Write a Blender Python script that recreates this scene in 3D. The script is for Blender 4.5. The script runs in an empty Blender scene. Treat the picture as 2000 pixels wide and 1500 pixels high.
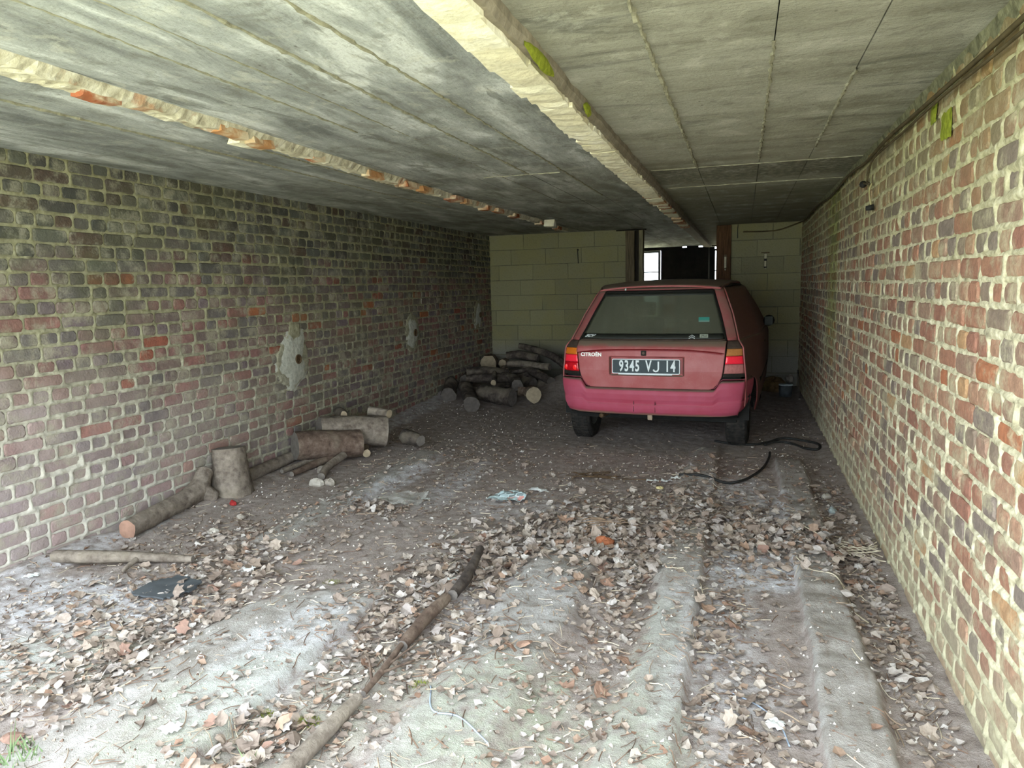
import bpy, math, random
import numpy as np
from mathutils import Vector, Matrix, Euler
random.seed(7); rng = np.random.default_rng(11)
scene = bpy.context.scene
COL = scene.collection
PI = math.pi

# ------------------------------------------------------------------ camera
cam_d = bpy.data.cameras.new('camera'); cam = bpy.data.objects.new('camera', cam_d); COL.objects.link(cam)
scene.camera = cam
yaw, pit, rol = 0.3157, 0.135, -0.0244
f_ = Vector((-math.sin(yaw)*math.cos(pit), math.cos(yaw)*math.cos(pit), -math.sin(pit)))
r_ = Vector((math.cos(yaw), math.sin(yaw), 0)); u_ = r_.cross(f_)
r2 = r_*math.cos(rol)+u_*math.sin(rol); u2 = -r_*math.sin(rol)+u_*math.cos(rol)
cam.matrix_world = Matrix(((r2.x, u2.x, -f_.x, 0), (r2.y, u2.y, -f_.y, 0), (r2.z, u2.z, -f_.z, 1.42), (0, 0, 0, 1)))
cam_d.sensor_width = 36; cam_d.lens = 36*1387/2000; cam_d.clip_start = 0.05; cam_d.clip_end = 300

# ------------------------------------------------------------------ world, sun, exposure
world = bpy.data.worlds.new('world'); scene.world = world; world.use_nodes = True
wn = world.node_tree.nodes; wl = world.node_tree.links
wn.clear()
wo = wn.new('ShaderNodeOutputWorld'); wb = wn.new('ShaderNodeBackground')
wb.inputs['Color'].default_value = (0.80, 0.90, 1.0, 1); wb.inputs['Strength'].default_value = 2.6
wl.new(wb.outputs[0], wo.inputs[0])
sun_d = bpy.data.lights.new('sun', 'SUN'); sun = bpy.data.objects.new('sun', sun_d); COL.objects.link(sun)
sun_d.energy = 13.0; sun_d.angle = math.radians(1.0); sun_d.color = (1.0, 0.95, 0.86)
sun.rotation_euler = Euler((math.radians(-38), math.radians(14), 0))     # high, shining from behind the building onto the yard
vs = scene.view_settings
vs.view_transform = 'Standard'; vs.look = 'None'; vs.gamma = 1.0; vs.use_curve_mapping = False
vs.exposure = 2.0
scene.cycles.max_bounces = 12; scene.cycles.diffuse_bounces = 8
scene.cycles.use_denoising = True

# ------------------------------------------------------------------ dimensions
XL, XR, ZC, YB, Y0, YF = -3.625, 0.717, 2.19, 10.18, 0.95, 15.6

# ------------------------------------------------------------------ helpers
def lin(c):
    return tuple((v/12.92 if v <= .04045 else ((v+.055)/1.055)**2.4) for v in [q/255 for q in c]) + (1,)
def tag(o, label=None, cat=None, group=None, kind=None):
    if label: o['label'] = label
    if cat: o['category'] = cat
    if group: o['group'] = group
    if kind: o['kind'] = kind
    return o
def mesh_np(name, V, F, mat=None, parent=None, smooth=False, attrs=None):
    V = np.asarray(V, dtype=np.float32).reshape(-1, 3)
    me = bpy.data.meshes.new(name)
    if isinstance(F, np.ndarray) and F.ndim == 2:
        n, k = F.shape
        me.vertices.add(len(V)); me.vertices.foreach_set('co', V.ravel())
        me.loops.add(n*k); me.loops.foreach_set('vertex_index', F.astype(np.int32).ravel())
        me.polygons.add(n); me.polygons.foreach_set('loop_start', np.arange(0, n*k, k, dtype=np.int32))
        try: me.polygons.foreach_set('loop_total', np.full(n, k, dtype=np.int32))
        except Exception: pass
        me.update(calc_edges=True); me.validate()
    else:
        me.from_pydata([tuple(map(float, v)) for v in V], [], [tuple(int(i) for i in f) for f in F]); me.update()
    if smooth: me.polygons.foreach_set('use_smooth', np.ones(len(me.polygons), dtype=bool))
    for an, av in (attrs or {}).items():
        a = me.attributes.new(an, 'FLOAT', 'POINT'); a.data.foreach_set('value', np.asarray(av, dtype=np.float32).ravel())
    if mat: me.materials.append(mat)
    o = bpy.data.objects.new(name, me); COL.objects.link(o)
    if parent: o.parent = parent
    return o
def empty(name, loc=(0, 0, 0), rz=0):
    o = bpy.data.objects.new(name, None); COL.objects.link(o); o.location = loc; o.rotation_euler = (0, 0, rz)
    o.empty_display_size = .1
    return o
def box_vf(x0, x1, y0, y1, z0, z1):
    V = [(x0,y0,z0),(x1,y0,z0),(x1,y1,z0),(x0,y1,z0),(x0,y0,z1),(x1,y0,z1),(x1,y1,z1),(x0,y1,z1)]
    F = [(0,3,2,1),(4,5,6,7),(0,1,5,4),(1,2,6,5),(2,3,7,6),(3,0,4,7)]
    return V, F
def box(name, x0, x1, y0, y1, z0, z1, mat, parent=None, bevel=0):
    V, F = box_vf(x0, x1, y0, y1, z0, z1)
    o = mesh_np(name, V, F, mat, parent)
    if bevel:
        m = o.modifiers.new('bevel', 'BEVEL'); m.width = bevel; m.segments = 2
    return o
def join_vf(parts):
    V = []; F = []; n = 0
    for v, f in parts:
        V += [tuple(p) for p in v]; F += [tuple(i+n for i in q) for q in f]; n += len(v)
    return V, F
def grid_faces(nu, nv):
    i = np.arange((nu-1)*(nv-1)); a = (i//(nv-1))*nv + i % (nv-1)
    return np.stack([a, a+nv, a+nv+1, a+1], 1)
# numpy value noise
_lat = rng.random((256, 256))
def vnoise(x, y, s=1.0, seed=0):
    x = np.asarray(x)/s + seed*17.3 + 500; y = np.asarray(y)/s + seed*9.1 + 500
    xi = np.floor(x).astype(int); yi = np.floor(y).astype(int); fx = x-xi; fy = y-yi
    fx = fx*fx*(3-2*fx); fy = fy*fy*(3-2*fy)
    g = lambda a, b: _lat[a & 255, b & 255]
    return (g(xi, yi)*(1-fx)+g(xi+1, yi)*fx)*(1-fy)+(g(xi, yi+1)*(1-fx)+g(xi+1, yi+1)*fx)*fy
def fbm(x, y, s=1.0, o=4, seed=0):
    t = 0; a = 1; n = 0
    for k in range(o):
        t = t + a*vnoise(x, y, s/(2**k), seed+k*3); n += a; a *= .5
    return t/n*2-1
def sst(a, b, x):
    t = np.clip((np.asarray(x, dtype=float)-a)/(b-a), 0, 1); return t*t*(3-2*t)

# ------------------------------------------------------------------ node material helper
class M:
    def __init__(s, name):
        s.m = bpy.data.materials.new(name); s.m.use_nodes = True; s.t = s.m.node_tree; s.t.nodes.clear()
        s.out = s.n('ShaderNodeOutputMaterial'); s.b = s.n('ShaderNodeBsdfPrincipled')
        s.l(s.b.outputs[0], s.out.inputs[0]); s.b.inputs['Roughness'].default_value = .9
        s.b.inputs['Specular IOR Level'].default_value = .25
    def n(s, t): return s.t.nodes.new(t)
    def l(s, a, b): s.t.links.new(a, b)
    def pos(s, scale=(1, 1, 1), obj=False):
        if obj:
            c = s.n('ShaderNodeTexCoord').outputs['Object']
        else:
            c = s.n('ShaderNodeNewGeometry').outputs['Position']
        mp = s.n('ShaderNodeMapping'); mp.inputs['Scale'].default_value = scale; s.l(c, mp.inputs[0]); return mp.outputs[0]
    def noise(s, scale, detail=4, vec=None, rough=.55, dist=0):
        n = s.n('ShaderNodeTexNoise'); n.inputs['Scale'].default_value = scale; n.inputs['Detail'].default_value = detail
        n.inputs['Roughness'].default_value = rough; n.inputs['Distortion'].default_value = dist
        s.l(vec if vec is not None else s.pos(), n.inputs['Vector']); return n.outputs['Fac']
    def ramp(s, fac, stops, interp='LINEAR'):
        r = s.n('ShaderNodeValToRGB'); r.color_ramp.interpolation = interp
        e = r.color_ramp.elements
        while len(e) < len(stops): e.new(.5)
        for i, (p, c) in enumerate(stops):
            e[i].position = p; e[i].color = c if len(c) == 4 else lin(c)
        s.l(fac, r.inputs[0]); return r.outputs[0]
    def step(s, fac, a, b):
        r = s.n('ShaderNodeMapRange'); r.interpolation_type = 'SMOOTHSTEP'
        r.inputs['From Min'].default_value = a; r.inputs['From Max'].default_value = b
        s.l(fac, r.inputs['Value']); return r.outputs[0]
    def mix(s, fac, a, b, mode='MIX'):
        m = s.n('ShaderNodeMix'); m.data_type = 'RGBA'; m.blend_type = mode
        for v, i in ((fac, 0), (a, 6), (b, 7)):
            if isinstance(v, (int, float)): m.inputs[i].default_value = v
            elif isinstance(v, tuple): m.inputs[i].default_value = v if len(v) == 4 else lin(v)
            else: s.l(v, m.inputs[i])
        return m.outputs[2]
    def math(s, op, a, b=None):
        m = s.n('ShaderNodeMath'); m.operation = op
        for v, i in ((a, 0), (b, 1)):
            if v is None: continue
            if isinstance(v, (int, float)): m.inputs[i].default_value = v
            else: s.l(v, m.inputs[i])
        return m.outputs[0]
    def attr(s, name):
        a = s.n('ShaderNodeAttribute'); a.attribute_name = name; return a.outputs['Fac']
    def sep(s, v, i):
        q = s.n('ShaderNodeSeparateXYZ'); s.l(v, q.inputs[0]); return q.outputs[i]
    def bump(s, h, strength=.5, dist=.01):
        b = s.n('ShaderNodeBump'); b.inputs['Strength'].default_value = strength; b.inputs['Distance'].default_value = dist
        s.l(h, b.inputs['Height']); s.l(b.outputs[0], s.b.inputs['Normal'])
    def col(s, c):
        if isinstance(c, tuple): s.b.inputs['Base Color'].default_value = c if len(c) == 4 else lin(c)
        else: s.l(c, s.b.inputs['Base Color'])
    def set(s, **k):
        for a, v in k.items(): s.b.inputs[a.replace('_', ' ')].default_value = v
def simple(name, c, rough=.8, var=.25, scale=20, bump=.3, dist=.003, spec=.25, metal=0, obj=False):
    m = M(name); nz = m.noise(scale, 5, m.pos(obj=obj))
    c = lin(c) if len(c) == 3 else c
    d = tuple(v*(1-var) for v in c[:3])+(1,); e = tuple(min(1, v*(1+var)) for v in c[:3])+(1,)
    m.col(m.ramp(nz, [(.3, d), (.7, e)])); m.set(Roughness=rough, Metallic=metal); m.b.inputs['Specular IOR Level'].default_value = spec
    if bump: m.bump(nz, bump, dist)
    return m.m

# ---- bricks
def brick_mat(name, side, src):
    m = M(name)
    if src == 'obj':
        t = m.n('ShaderNodeObjectInfo').outputs['Random']
    else: t = m.attr('tint')
    if side == 'L':
        base = m.ramp(t, [(0, (118, 104, 98)), (.2, (138, 104, 98)), (.38, (112, 106, 102)), (.55, (130, 112, 104)), (.70, (146, 106, 98)), (.82, (122, 108, 110)), (.94, (150, 92, 74)), (.98, (164, 104, 70))], 'CONSTANT')
    else:
        base = m.ramp(t, [(0, (158, 128, 110)), (.18, (168, 122, 100)), (.36, (146, 128, 112)), (.5, (174, 136, 112)), (.66, (160, 114, 96)), (.78, (138, 124, 114)), (.93, (178, 116, 84)), (.96, (186, 148, 110))], 'CONSTANT')
    P = m.pos(); z = m.sep(P, 2); y = m.sep(P, 1)
    n1 = m.noise(28, 6); n2 = m.noise(1.6, 3); n3 = m.noise(90, 4); n4 = m.noise(9, 5)
    c = m.mix(m.step(n1, .3, .75), m.mix(.35, base, (60, 50, 46)), base)
    c = m.mix(m.math('MULTIPLY', m.step(n4, .5, .7), .45), c, (136, 122, 104))
    if side == 'L':
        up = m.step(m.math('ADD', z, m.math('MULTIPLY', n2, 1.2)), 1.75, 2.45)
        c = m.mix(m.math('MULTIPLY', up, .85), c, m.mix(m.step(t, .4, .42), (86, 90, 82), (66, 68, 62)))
        alg = m.math('MULTIPLY', m.step(n2, .45, .62), .3)
        c = m.mix(alg, c, (104, 104, 70))
        wh = m.math('MULTIPLY', m.step(m.math('SUBTRACT', m.math('MULTIPLY', n2, 1.2), m.math('MULTIPLY', z, .42)), .12, .5), m.step(y, 6.0, 2.6))
        c = m.mix(m.math('MULTIPLY', wh, .45), c, (190, 172, 170))
    else:
        up = m.step(m.math('ADD', z, m.math('MULTIPLY', n2, .9)), 1.95, 2.6)
        c = m.mix(m.math('MULTIPLY', up, .6), c, (132, 128, 84))
        st = m.math('MULTIPLY', m.math('MULTIPLY', m.step(y, 6.1, 6.5), m.step(y, 7.3, 6.7)), m.step(z, .5, 1.2))
        c = m.mix(m.math('MULTIPLY', st, .6), c, (110, 118, 56))
        lo = m.step(m.math('SUBTRACT', m.math('MULTIPLY', n2, .9), z), .0, .4)
        c = m.mix(m.math('MULTIPLY', lo, .6), c, (166, 158, 130))
    sm = m.step(m.math('ADD', n4, m.math('MULTIPLY', n3, .3)), .60, .86)
    mort = (190, 182, 150) if side == 'R' else (160, 156, 136)
    c = m.mix(m.math('MULTIPLY', sm, .62), c, mort)
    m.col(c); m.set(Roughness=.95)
    m.bump(m.math('ADD', n1, m.math('MULTIPLY', n3, .6)), .8, .006)
    return m.m
def mortar_mat(name, side):
    m = M(name); P = m.pos(); z = m.sep(P, 2); y = m.sep(P, 1)
    n1 = m.noise(35, 6); n2 = m.noise(1.5, 4); n3 = m.noise(7, 5)
    if side == 'L':
        c = m.ramp(n1, [(.28, (108, 104, 86)), (.5, (148, 144, 122)), (.72, (176, 172, 150))])
        yel = m.step(m.math('ADD', z, m.math('MULTIPLY', n2, .8)), 1.1, 1.9)
        c = m.mix(m.math('MULTIPLY', yel, .5), c, (134, 132, 92))
        c = m.mix(m.math('MULTIPLY', m.step(n3, .5, .68), .6), c, (118, 114, 92))
        wh = m.math('MULTIPLY', m.step(z, 1.4, .2), m.step(y, 6.0, 2.5))
        c = m.mix(m.math('MULTIPLY', wh, .5), c, (214, 208, 198))
    else:
        c = m.ramp(n1, [(.28, (142, 134, 112)), (.5, (196, 188, 158)), (.72, (226, 220, 194))])
        yel = m.step(m.math('ADD', z, m.math('MULTIPLY', n2, .9)), 1.7, 2.6)
        c = m.mix(m.math('MULTIPLY', yel, .5), c, (158, 158, 100))
        st = m.math('MULTIPLY', m.math('MULTIPLY', m.step(y, 6.1, 6.5), m.step(y, 7.3, 6.7)), m.step(z, .5, 1.2))
        c = m.mix(m.math('MULTIPLY', st, .6), c, (150, 160, 70))
        c = m.mix(m.math('MULTIPLY', m.step(n3, .52, .7), .55), c, (142, 134, 104))
        lo = m.step(m.math('SUBTRACT', m.math('MULTIPLY', n2, .9), z), -.05, .4)
        c = m.mix(m.math('MULTIPLY', lo, .7), c, (180, 174, 142))
    m.col(c); m.set(Roughness=.97); m.bump(m.math('ADD', n1, n3), .8, .008)
    return m.m

def brick_proto(name, L, H, seed, D=.035):
    r = random.Random(seed)
    cut = min(L, H)*.2
    def ring(inset, n, j):
        a, b = L/2-inset, H/2-inset; c = cut
        pts = [(-a+c, -b), (a-c, -b), (a, -b+c), (a, b-c), (a-c, b), (-a+c, b), (-a, b-c), (-a, -b+c)]
        return [(p[0]+r.uniform(-j, j), p[1]+r.uniform(-j, j), n) for p in pts]
    V = [(r.uniform(-.01, .01), 0, r.uniform(.001, .004))] + ring(.007, 0, .003) + ring(0, -.006, .002) + ring(0, -D, 0)
    F = [(0, 1+i, 1+(i+1) % 8) for i in range(8)]
    for k in (0, 8):
        F += [(1+k+i, 9+k+i, 9+k+(i+1) % 8, 1+k+(i+1) % 8) for i in range(8)]
    return V, F
# local wall frame: u along +y, v up, n inward.  side L: n=+x ; side R: n=-x
def wall_matrix(side):
    if side == 'L': return Matrix(((0, 0, 1, XL), (1, 0, 0, 0), (0, 1, 0, 0), (0, 0, 0, 1)))
    return Matrix(((0, 0, -1, XR), (1, 0, 0, 0), (0, 1, 0, 0), (0, 0, 0, 1)))
def build_wall(side):
    W = wall_matrix(side)
    name = 'wall_left' if side == 'L' else 'wall_right'
    mm = mortar_mat('mortar_'+side, side)
    ua, ub, va, vb = Y0, YB, -.06, ZC+.01
    us = [ua]
    while us[-1] < ub: us.append(us[-1]+.010+.0016*max(0, us[-1]-2.2))
    us = np.array(us); us[-1] = ub
    vsn = np.arange(va, vb+.011, .011)
    U, Vv = np.meshgrid(us, vsn, indexing='ij')
    h = .0005 + .008*fbm(U, Vv, .045, 3, 2 if side == 'L' else 5) + .006*fbm(U, Vv, .4, 3, 8)
    if side == 'L': h = h + .0040*sst(1.6, .7, Vv+.3*fbm(U, Vv, .8, 2, 61)) + .006*np.clip(fbm(U, Vv, .16, 3, 63), 0, 1)
    else: h = h + .0022 + .009*np.clip(fbm(U, Vv, .14, 3, 64), -.3, 1) + .006*sst(.35, .0, Vv+.1*fbm(U, Vv, .3, 2, 65))
    inside = np.zeros_like(h)
    bricks = []
    CH = .0796; k = 0; z = ZC-CH/2+.012; r = random.Random(3 if side == 'L' else 4)
    while z > -.08:
        header = (k % 2 == 0)
        pitch = .1145 if header else .229
        u = ua - r.uniform(0, pitch)
        while u < ub:
            p = pitch*r.uniform(.94, 1.06)
            if not header and r.random() < .06: p = .1145
            if header and r.random() < .05: p = .17
            L = p-.009*r.uniform(.5, 1.6); H = CH-.011*r.uniform(.6, 1.4)
            uc = u+p/2
            if uc-L/2 < ub-.005 and uc+L/2 > ua:
                lo = max(uc-L/2, ua); hi = min(uc+L/2, ub)
                zz = z + .004*math.sin(uc*1.7+k)+r.uniform(-.003, .003)
                if hi-lo > .03: bricks.append(((lo+hi)/2, zz, hi-lo, H, r.uniform(-.004, .004)))
            u += p
        z -= CH; k += 1
    # sunk mortar inside brick faces
    for (uc, vc, L, H, dn) in bricks:
        i0, i1 = np.searchsorted(us, (uc-L/2, uc+L/2)); j0, j1 = np.searchsorted(vsn, (vc-H/2, vc+H/2))
        if i1 <= i0 or j1 <= j0: continue
        du = L/2-np.abs(us[i0:i1]-uc); dv = H/2-np.abs(vsn[j0:j1]-vc)
        inside[i0:i1, j0:j1] = np.minimum(du[:, None], dv[None, :])
    h = h - sst(0, .012, inside)*.014
    patches = []
    if side == 'L':
        patches = [(5.12, .86, .21, .27), (7.42, .93, .17, .22), (9.58, 1.04, .15, .2)]
        for (pu, pv, ru, rv) in patches:
            dd = ((U-pu-.12*(Vv-pv))/ru)**2 + ((Vv-pv)/rv)**2 + .55*fbm(U, Vv, .13, 4, 21)
            h = np.where(dd < 1, np.maximum(h, .012+.003*fbm(U, Vv, .03, 3, 9)+.004*sst(1, .6, dd)), h)
    P = np.stack([U, Vv, h], -1).reshape(-1, 3)
    Rm = np.array(W)
    Pw = P @ Rm[:3, :3].T + Rm[:3, 3]
    F = grid_faces(len(us), len(vsn))
    if side == 'L': F = F[:, :]
    else: F = F[:, ::-1]
    root = empty(name); tag(root, kind='structure')
    xa, xb = (XL-.25, XL-.02) if side == 'L' else (XR+.02, XR+.25)
    box('wall_core', xa, xb, Y0, YF+.2, -.3, ZC+.0, mm, root)
    mortar = mesh_np('mortar', Pw, F, mm, root, smooth=True)
    mortar['kind'] = 'stuff'
    # individual bricks: those seen largest
    def score(b):
        x = XL if side == 'L' else XR
        d = Vector((x, b[0], b[1]-1.42)); dist = d.length
        fz = d.dot(f_); 
        if fz < .1: return 0
        px = 1000+1387*d.dot(r2)/fz; py = 750-1387*d.dot(u2)/fz
        if px < -30 or px > 2030 or py < -20 or py > 1520: return 0
        return b[2]*b[3]*abs(x)/dist**3
    order = sorted(bricks, key=score, reverse=True)
    near, rest = order[:300], order[300:]
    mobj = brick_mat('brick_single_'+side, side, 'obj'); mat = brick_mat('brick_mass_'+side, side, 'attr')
    protos = [(brick_proto('b', .216, .066, 50+i), .216) for i in range(8)]+[(brick_proto('b', .1015, .066, 80+i), .1015) for i in range(8)]
    meshes = []
    for (v, f), L in protos:
        me = bpy.data.meshes.new('brick'); me.from_pydata(v, [], f); me.materials.append(mobj); me.update(); meshes.append(me)
    def tf(b, i):
        L0 = .216 if b[2] > .155 else .1015
        k = random.randrange(8) + (0 if b[2] > .155 else 8)
        fl = random.choice((-1, 1))
        return k, W @ Matrix.Translation((b[0], b[1], b[4]+.002)) @ Matrix.Rotation(random.uniform(-.012, .012), 4, 'Z') @ Matrix.Rotation(random.uniform(-.02, .02), 4, 'X') @ Matrix.Diagonal((b[2]/L0, b[3]/.066, 1, 1)) @ Matrix.Rotation(PI if fl < 0 else 0, 4, 'Z')
    for i, b in enumerate(near):
        k, T = tf(b, i)
        o = bpy.data.objects.new('brick', meshes[k]); COL.objects.link(o); o.parent = root; o.matrix_world = T
    Vs = []; Fs = []; ts = []; n = 0
    for i, b in enumerate(rest):
        k, T = tf(b, i); v, f = protos[k][0]
        A = np.array(T); vv = np.array(v) @ A[:3, :3].T + A[:3, 3]
        Vs.append(vv); Fs += [tuple(q+n for q in ff) for ff in f]; n += len(vv); ts.append(np.full(len(vv), random.random()))
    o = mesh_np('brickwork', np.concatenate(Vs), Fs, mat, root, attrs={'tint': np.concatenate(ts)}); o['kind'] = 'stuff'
    return root, patches, mm

mats = {}
wl_root, patches, mortL = build_wall('L')
wr_root, _, mortR = build_wall('R')
cem = simple('cement_render', (176, 176, 162), .95, .2, 30, .8, .01)
rust = simple('rusty_metal', (92, 74, 54), .7, .4, 60, .4, .001, metal=.4)
def torus_vf(R, r, nu=24, nv=8):
    V = []; F = []
    for i in range(nu):
        a = 2*PI*i/nu
        for j in range(nv):
            b = 2*PI*j/nv; V.append(((R+r*math.cos(b))*math.cos(a), (R+r*math.cos(b))*math.sin(a), r*math.sin(b)))
    for i in range(nu):
        for j in range(nv):
            F.append((i*nv+j, ((i+1) % nu)*nv+j, ((i+1) % nu)*nv+(j+1) % nv, i*nv+(j+1) % nv))
    return V, F
WLm = wall_matrix('L')
for (pu, pv, ru, rv) in patches:
    # lumpy cement smear around a plugged pipe end
    n = 28; V = [(0, 0, .026)]; F = []
    for ring, s in ((1, .35), (2, .7), (3, 1.0)):
        for i in range(n):
            a = 2*PI*i/n
            rr = s*(1+.10*math.sin(3*a+pu)+.08*math.sin(5*a+2*pu)+random.uniform(-.07, .07)*s)*(abs(math.cos(a))**4+abs(math.sin(a))**4)**-.12
            x = ru*rr*math.cos(a)*.95; y = rv*rr*math.sin(a)
            if y < 0: x *= 1.15
            V.append((x+.12*y, y, (.026, .024, .018, -.004)[ring]+random.uniform(-.003, .003)))
    F += [(0, 1+i, 1+(i+1) % n) for i in range(n)]
    for k in (0, n): F += [(1+k+i, 1+k+n+i, 1+k+n+(i+1) % n, 1+k+(i+1) % n) for i in range(n)]
    o = mesh_np('mortar_patch', V, F, cem, wl_root, smooth=True); o.matrix_world = WLm @ Matrix.Translation((pu, pv, 0))
    o['label'] = 'pale cement patch around a plugged pipe end'
    v, f = join_vf([torus_vf(.035, .007), ([(0, 0, -.004)]+[(.03*math.cos(2*PI*i/16), .03*math.sin(2*PI*i/16), -.003) for i in range(16)], [(0, 1+i, 1+(i+1) % 16) for i in range(16)])])
    p = mesh_np('pipe_end', v, f, rust, o, smooth=True); p.location = (.05, .0, .03)

# ------------------------------------------------------------------ floor
def floor_h(x, y):
    x = np.asarray(x, dtype=float); y = np.asarray(y, dtype=float)
    w1 = .018*fbm(x*0+3, y, .35, 3, 31); w2 = .02*fbm(x*0+9, y, .3, 3, 35)
    z = .010*fbm(x, y, .5, 4, 1) + .006*fbm(x, y, .06, 3, 4)
    # right strip
    a = sst(.245, .275, x+w1)*sst(.485, .44, x+w2)*sst(6.2, 5.6, y)
    z = z + .052*a + .012*a*np.sin(y*23+4*fbm(x, y, .3, 2, 3))*sst(4, 3, y)*.35
    # middle strip
    ml = -.40-.05*np.sin(y*1.7)
    b = sst(ml-.06, ml+.06, x+w2)*sst(-.155, -.18, x+w1*.5)*np.clip(1-.5*sst(4.0, 4.4, y)+.5*sst(5.0, 5.2, y), 0, 1)*sst(6.6, 5.8, y)
    z = z + .050*b
    # broad slab left of the rut
    c = sst(-1.12, -.98, x+w1)*sst(-.66, -.73, x+w1*2)*sst(3.6, 3.2, y+.2*x)
    z = z + .042*c
    # left slab with a sharp right edge
    d = sst(-2.25, -2.05, x+.8*w1)*sst(-1.565, -1.585, x+.3*w2)*sst(3.5, 2.4, y-.4*(x+1.6))
    z = z + .040*d
    e = sst(-2.72, -2.66, x+w1*1.4)*sst(-2.42, -2.48, x+w1*1.4)*sst(3.0, 3.4, y)*sst(5.9, 5.4, y)
    z = z + .028*e
    # heap of earth by the wall at the back and under the logs
    z = z + .10*sst(-2.7, -3.6, x)*sst(5.8, 8.6, y) + .06*sst(-2.2, -3.2, x)*sst(7.6, 9.0, y)
    z = z + .03*sst(-3.3, -3.62, x)*(1+fbm(x, y, .2, 3, 7)) + .02*sst(.6, .71, x)
    z = z + .27*np.exp(-((x+2.2)/.38)**2-((y-9.15)/.6)**2)
    slab = np.clip(a+b*.95+c*.75+d*.9+e*.8, 0, 1)
    return z, slab
def fz(x, y): return float(floor_h(np.array([x]), np.array([y]))[0][0])
ys = [Y0-.02]
while ys[-1] < 10.25: ys.append(ys[-1]+.009+.0026*max(0, ys[-1]-1.2))
ys = np.array(ys); xs = np.arange(XL-.02, XR+.03, .012)
X, Y = np.meshgrid(xs, ys, indexing='ij')
Z, slab = floor_h(X, Y)
lime = np.zeros_like(Z)
for (cx, cy, rx, ry, s) in ((.05, 3.62, .24, .34, 1.0), (-.02, 5.0, .22, .35, .7), (.18, 4.6, .16, .5, .7), (-2.9, 2.35, .6, .35, .75), (-2.0, 4.6, .14, .8, .5), (-2.45, 4.7, .12, .9, .7), (-.95, 2.9, .3, .4, .3), (-1.7, 2.2, .2, .5, .45), (-1.35, 4.25, .4, .3, .3), (-.1, 2.7, .25, .8, .4), (-3.0, 1.9, .5, .4, .5), (-3.5, 2.9, .12, .7, .6), (-3.5, 7.2, .16, 1.6, .5)):
    lime = np.maximum(lime, s*sst(1.25, .35, ((X-cx)/rx)**2+((Y-cy)/ry)**2+.7*fbm(X, Y, .22, 4, 14)))
moss = np.zeros_like(Z)
for (cx, cy, rx, ry, s) in ((-.75, 1.95, .35, .5, .5), (-.35, 1.9, .3, .5, .45), (-.62, 2.1, .1, .35, .7), (-1.7, 1.8, .25, .4, .45), (-2.5, 2.0, .4, .3, .4), (-1.3, 2.0, .3, .5, .35), (-.3, 2.6, .1, .6, .3)):
    moss = np.maximum(moss, s*sst(1.3, .2, ((X-cx)/rx)**2+((Y-cy)/ry)**2+.6*fbm(X, Y, .18, 4, 19)))
fm = M('garage_floor')
n1 = fm.noise(14, 8, rough=.65); n2 = fm.noise(70, 6, rough=.7); n3 = fm.noise(2.2, 4); n4 = fm.noise(260, 2)
n5 = fm.noise(6, 6, fm.pos((6, 1.0, 1)))
dirt = fm.ramp(n1, [(.3, (126, 114, 107)), (.5, (156, 145, 137)), (.72, (182, 172, 164))])
dirt = fm.mix(fm.step(n2, .52, .72), dirt, (128, 114, 104))
sl = fm.ramp(n1, [(.3, (142, 135, 126)), (.52, (162, 157, 149)), (.72, (184, 180, 174))])
sl = fm.mix(fm.math('MULTIPLY', fm.step(n5, .5, .7), .4), sl, (124, 112, 98))
smask = fm.step(fm.math('ADD', fm.attr('slab'), fm.math('MULTIPLY', fm.math('SUBTRACT', n1, .5), .9)), .35, .7)
c = fm.mix(smask, dirt, sl)
lm = fm.math('MULTIPLY', fm.attr('lime'), fm.step(fm.math('ADD', n1, fm.math('MULTIPLY', n2, .5)), .55, .95))
c = fm.mix(lm, c, (224, 226, 230))
c = fm.mix(fm.math('MULTIPLY', fm.attr('moss'), fm.step(n1, .3, .65)), c, (156, 164, 138))
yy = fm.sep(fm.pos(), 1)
c = fm.mix(fm.math('MULTIPLY', fm.step(yy, 4.6, 8), .35), c, (112, 102, 92))  # floor darkened towards the back, light falloff put into the colour
c = fm.mix(fm.math('MULTIPLY', fm.step(n4, .67, .75), .6), c, (210, 206, 198))
c = fm.mix(fm.math('MULTIPLY', fm.step(fm.noise(190, 3), .66, .74), .6), c, (74, 62, 54))
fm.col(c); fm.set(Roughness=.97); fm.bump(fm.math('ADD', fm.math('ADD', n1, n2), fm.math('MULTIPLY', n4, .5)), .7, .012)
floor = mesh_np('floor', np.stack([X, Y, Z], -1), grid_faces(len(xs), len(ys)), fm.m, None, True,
                {'slab': slab, 'lime': lime, 'moss': moss})
tag(floor, kind='structure')
earth = simple('packed_earth', (96, 84, 74), .97, .25, 9, .6, .02)
o = box('floor', XL-.25, XR+.25, 10.2, YF+.2, -.3, -.01, earth); tag(o, kind='structure')
grass_m = M('yard_ground'); gn = grass_m.noise(5, 6)
grass_m.col(grass_m.ramp(gn, [(.3, (120, 122, 92)), (.6, (152, 152, 126)), (.75, (186, 182, 166))])); grass_m.bump(gn, .5, .03)
gx = np.linspace(-16, 14, 61); gy = np.linspace(-18, .96, 41); GX, GY = np.meshgrid(gx, gy, indexing='ij')
yard = mesh_np('yard_ground', np.stack([GX, GY, -.03+.04*fbm(GX, GY, 1.5, 3, 3)*sst(.6, -1, GY)], -1), grid_faces(61, 41), grass_m.m, None, True); tag(yard, kind='structure')
far_yard = box('yard_ground', -20, 20, YF+.2, 45, -.3, -.05, grass_m.m); tag(far_yard, kind='structure')

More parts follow.
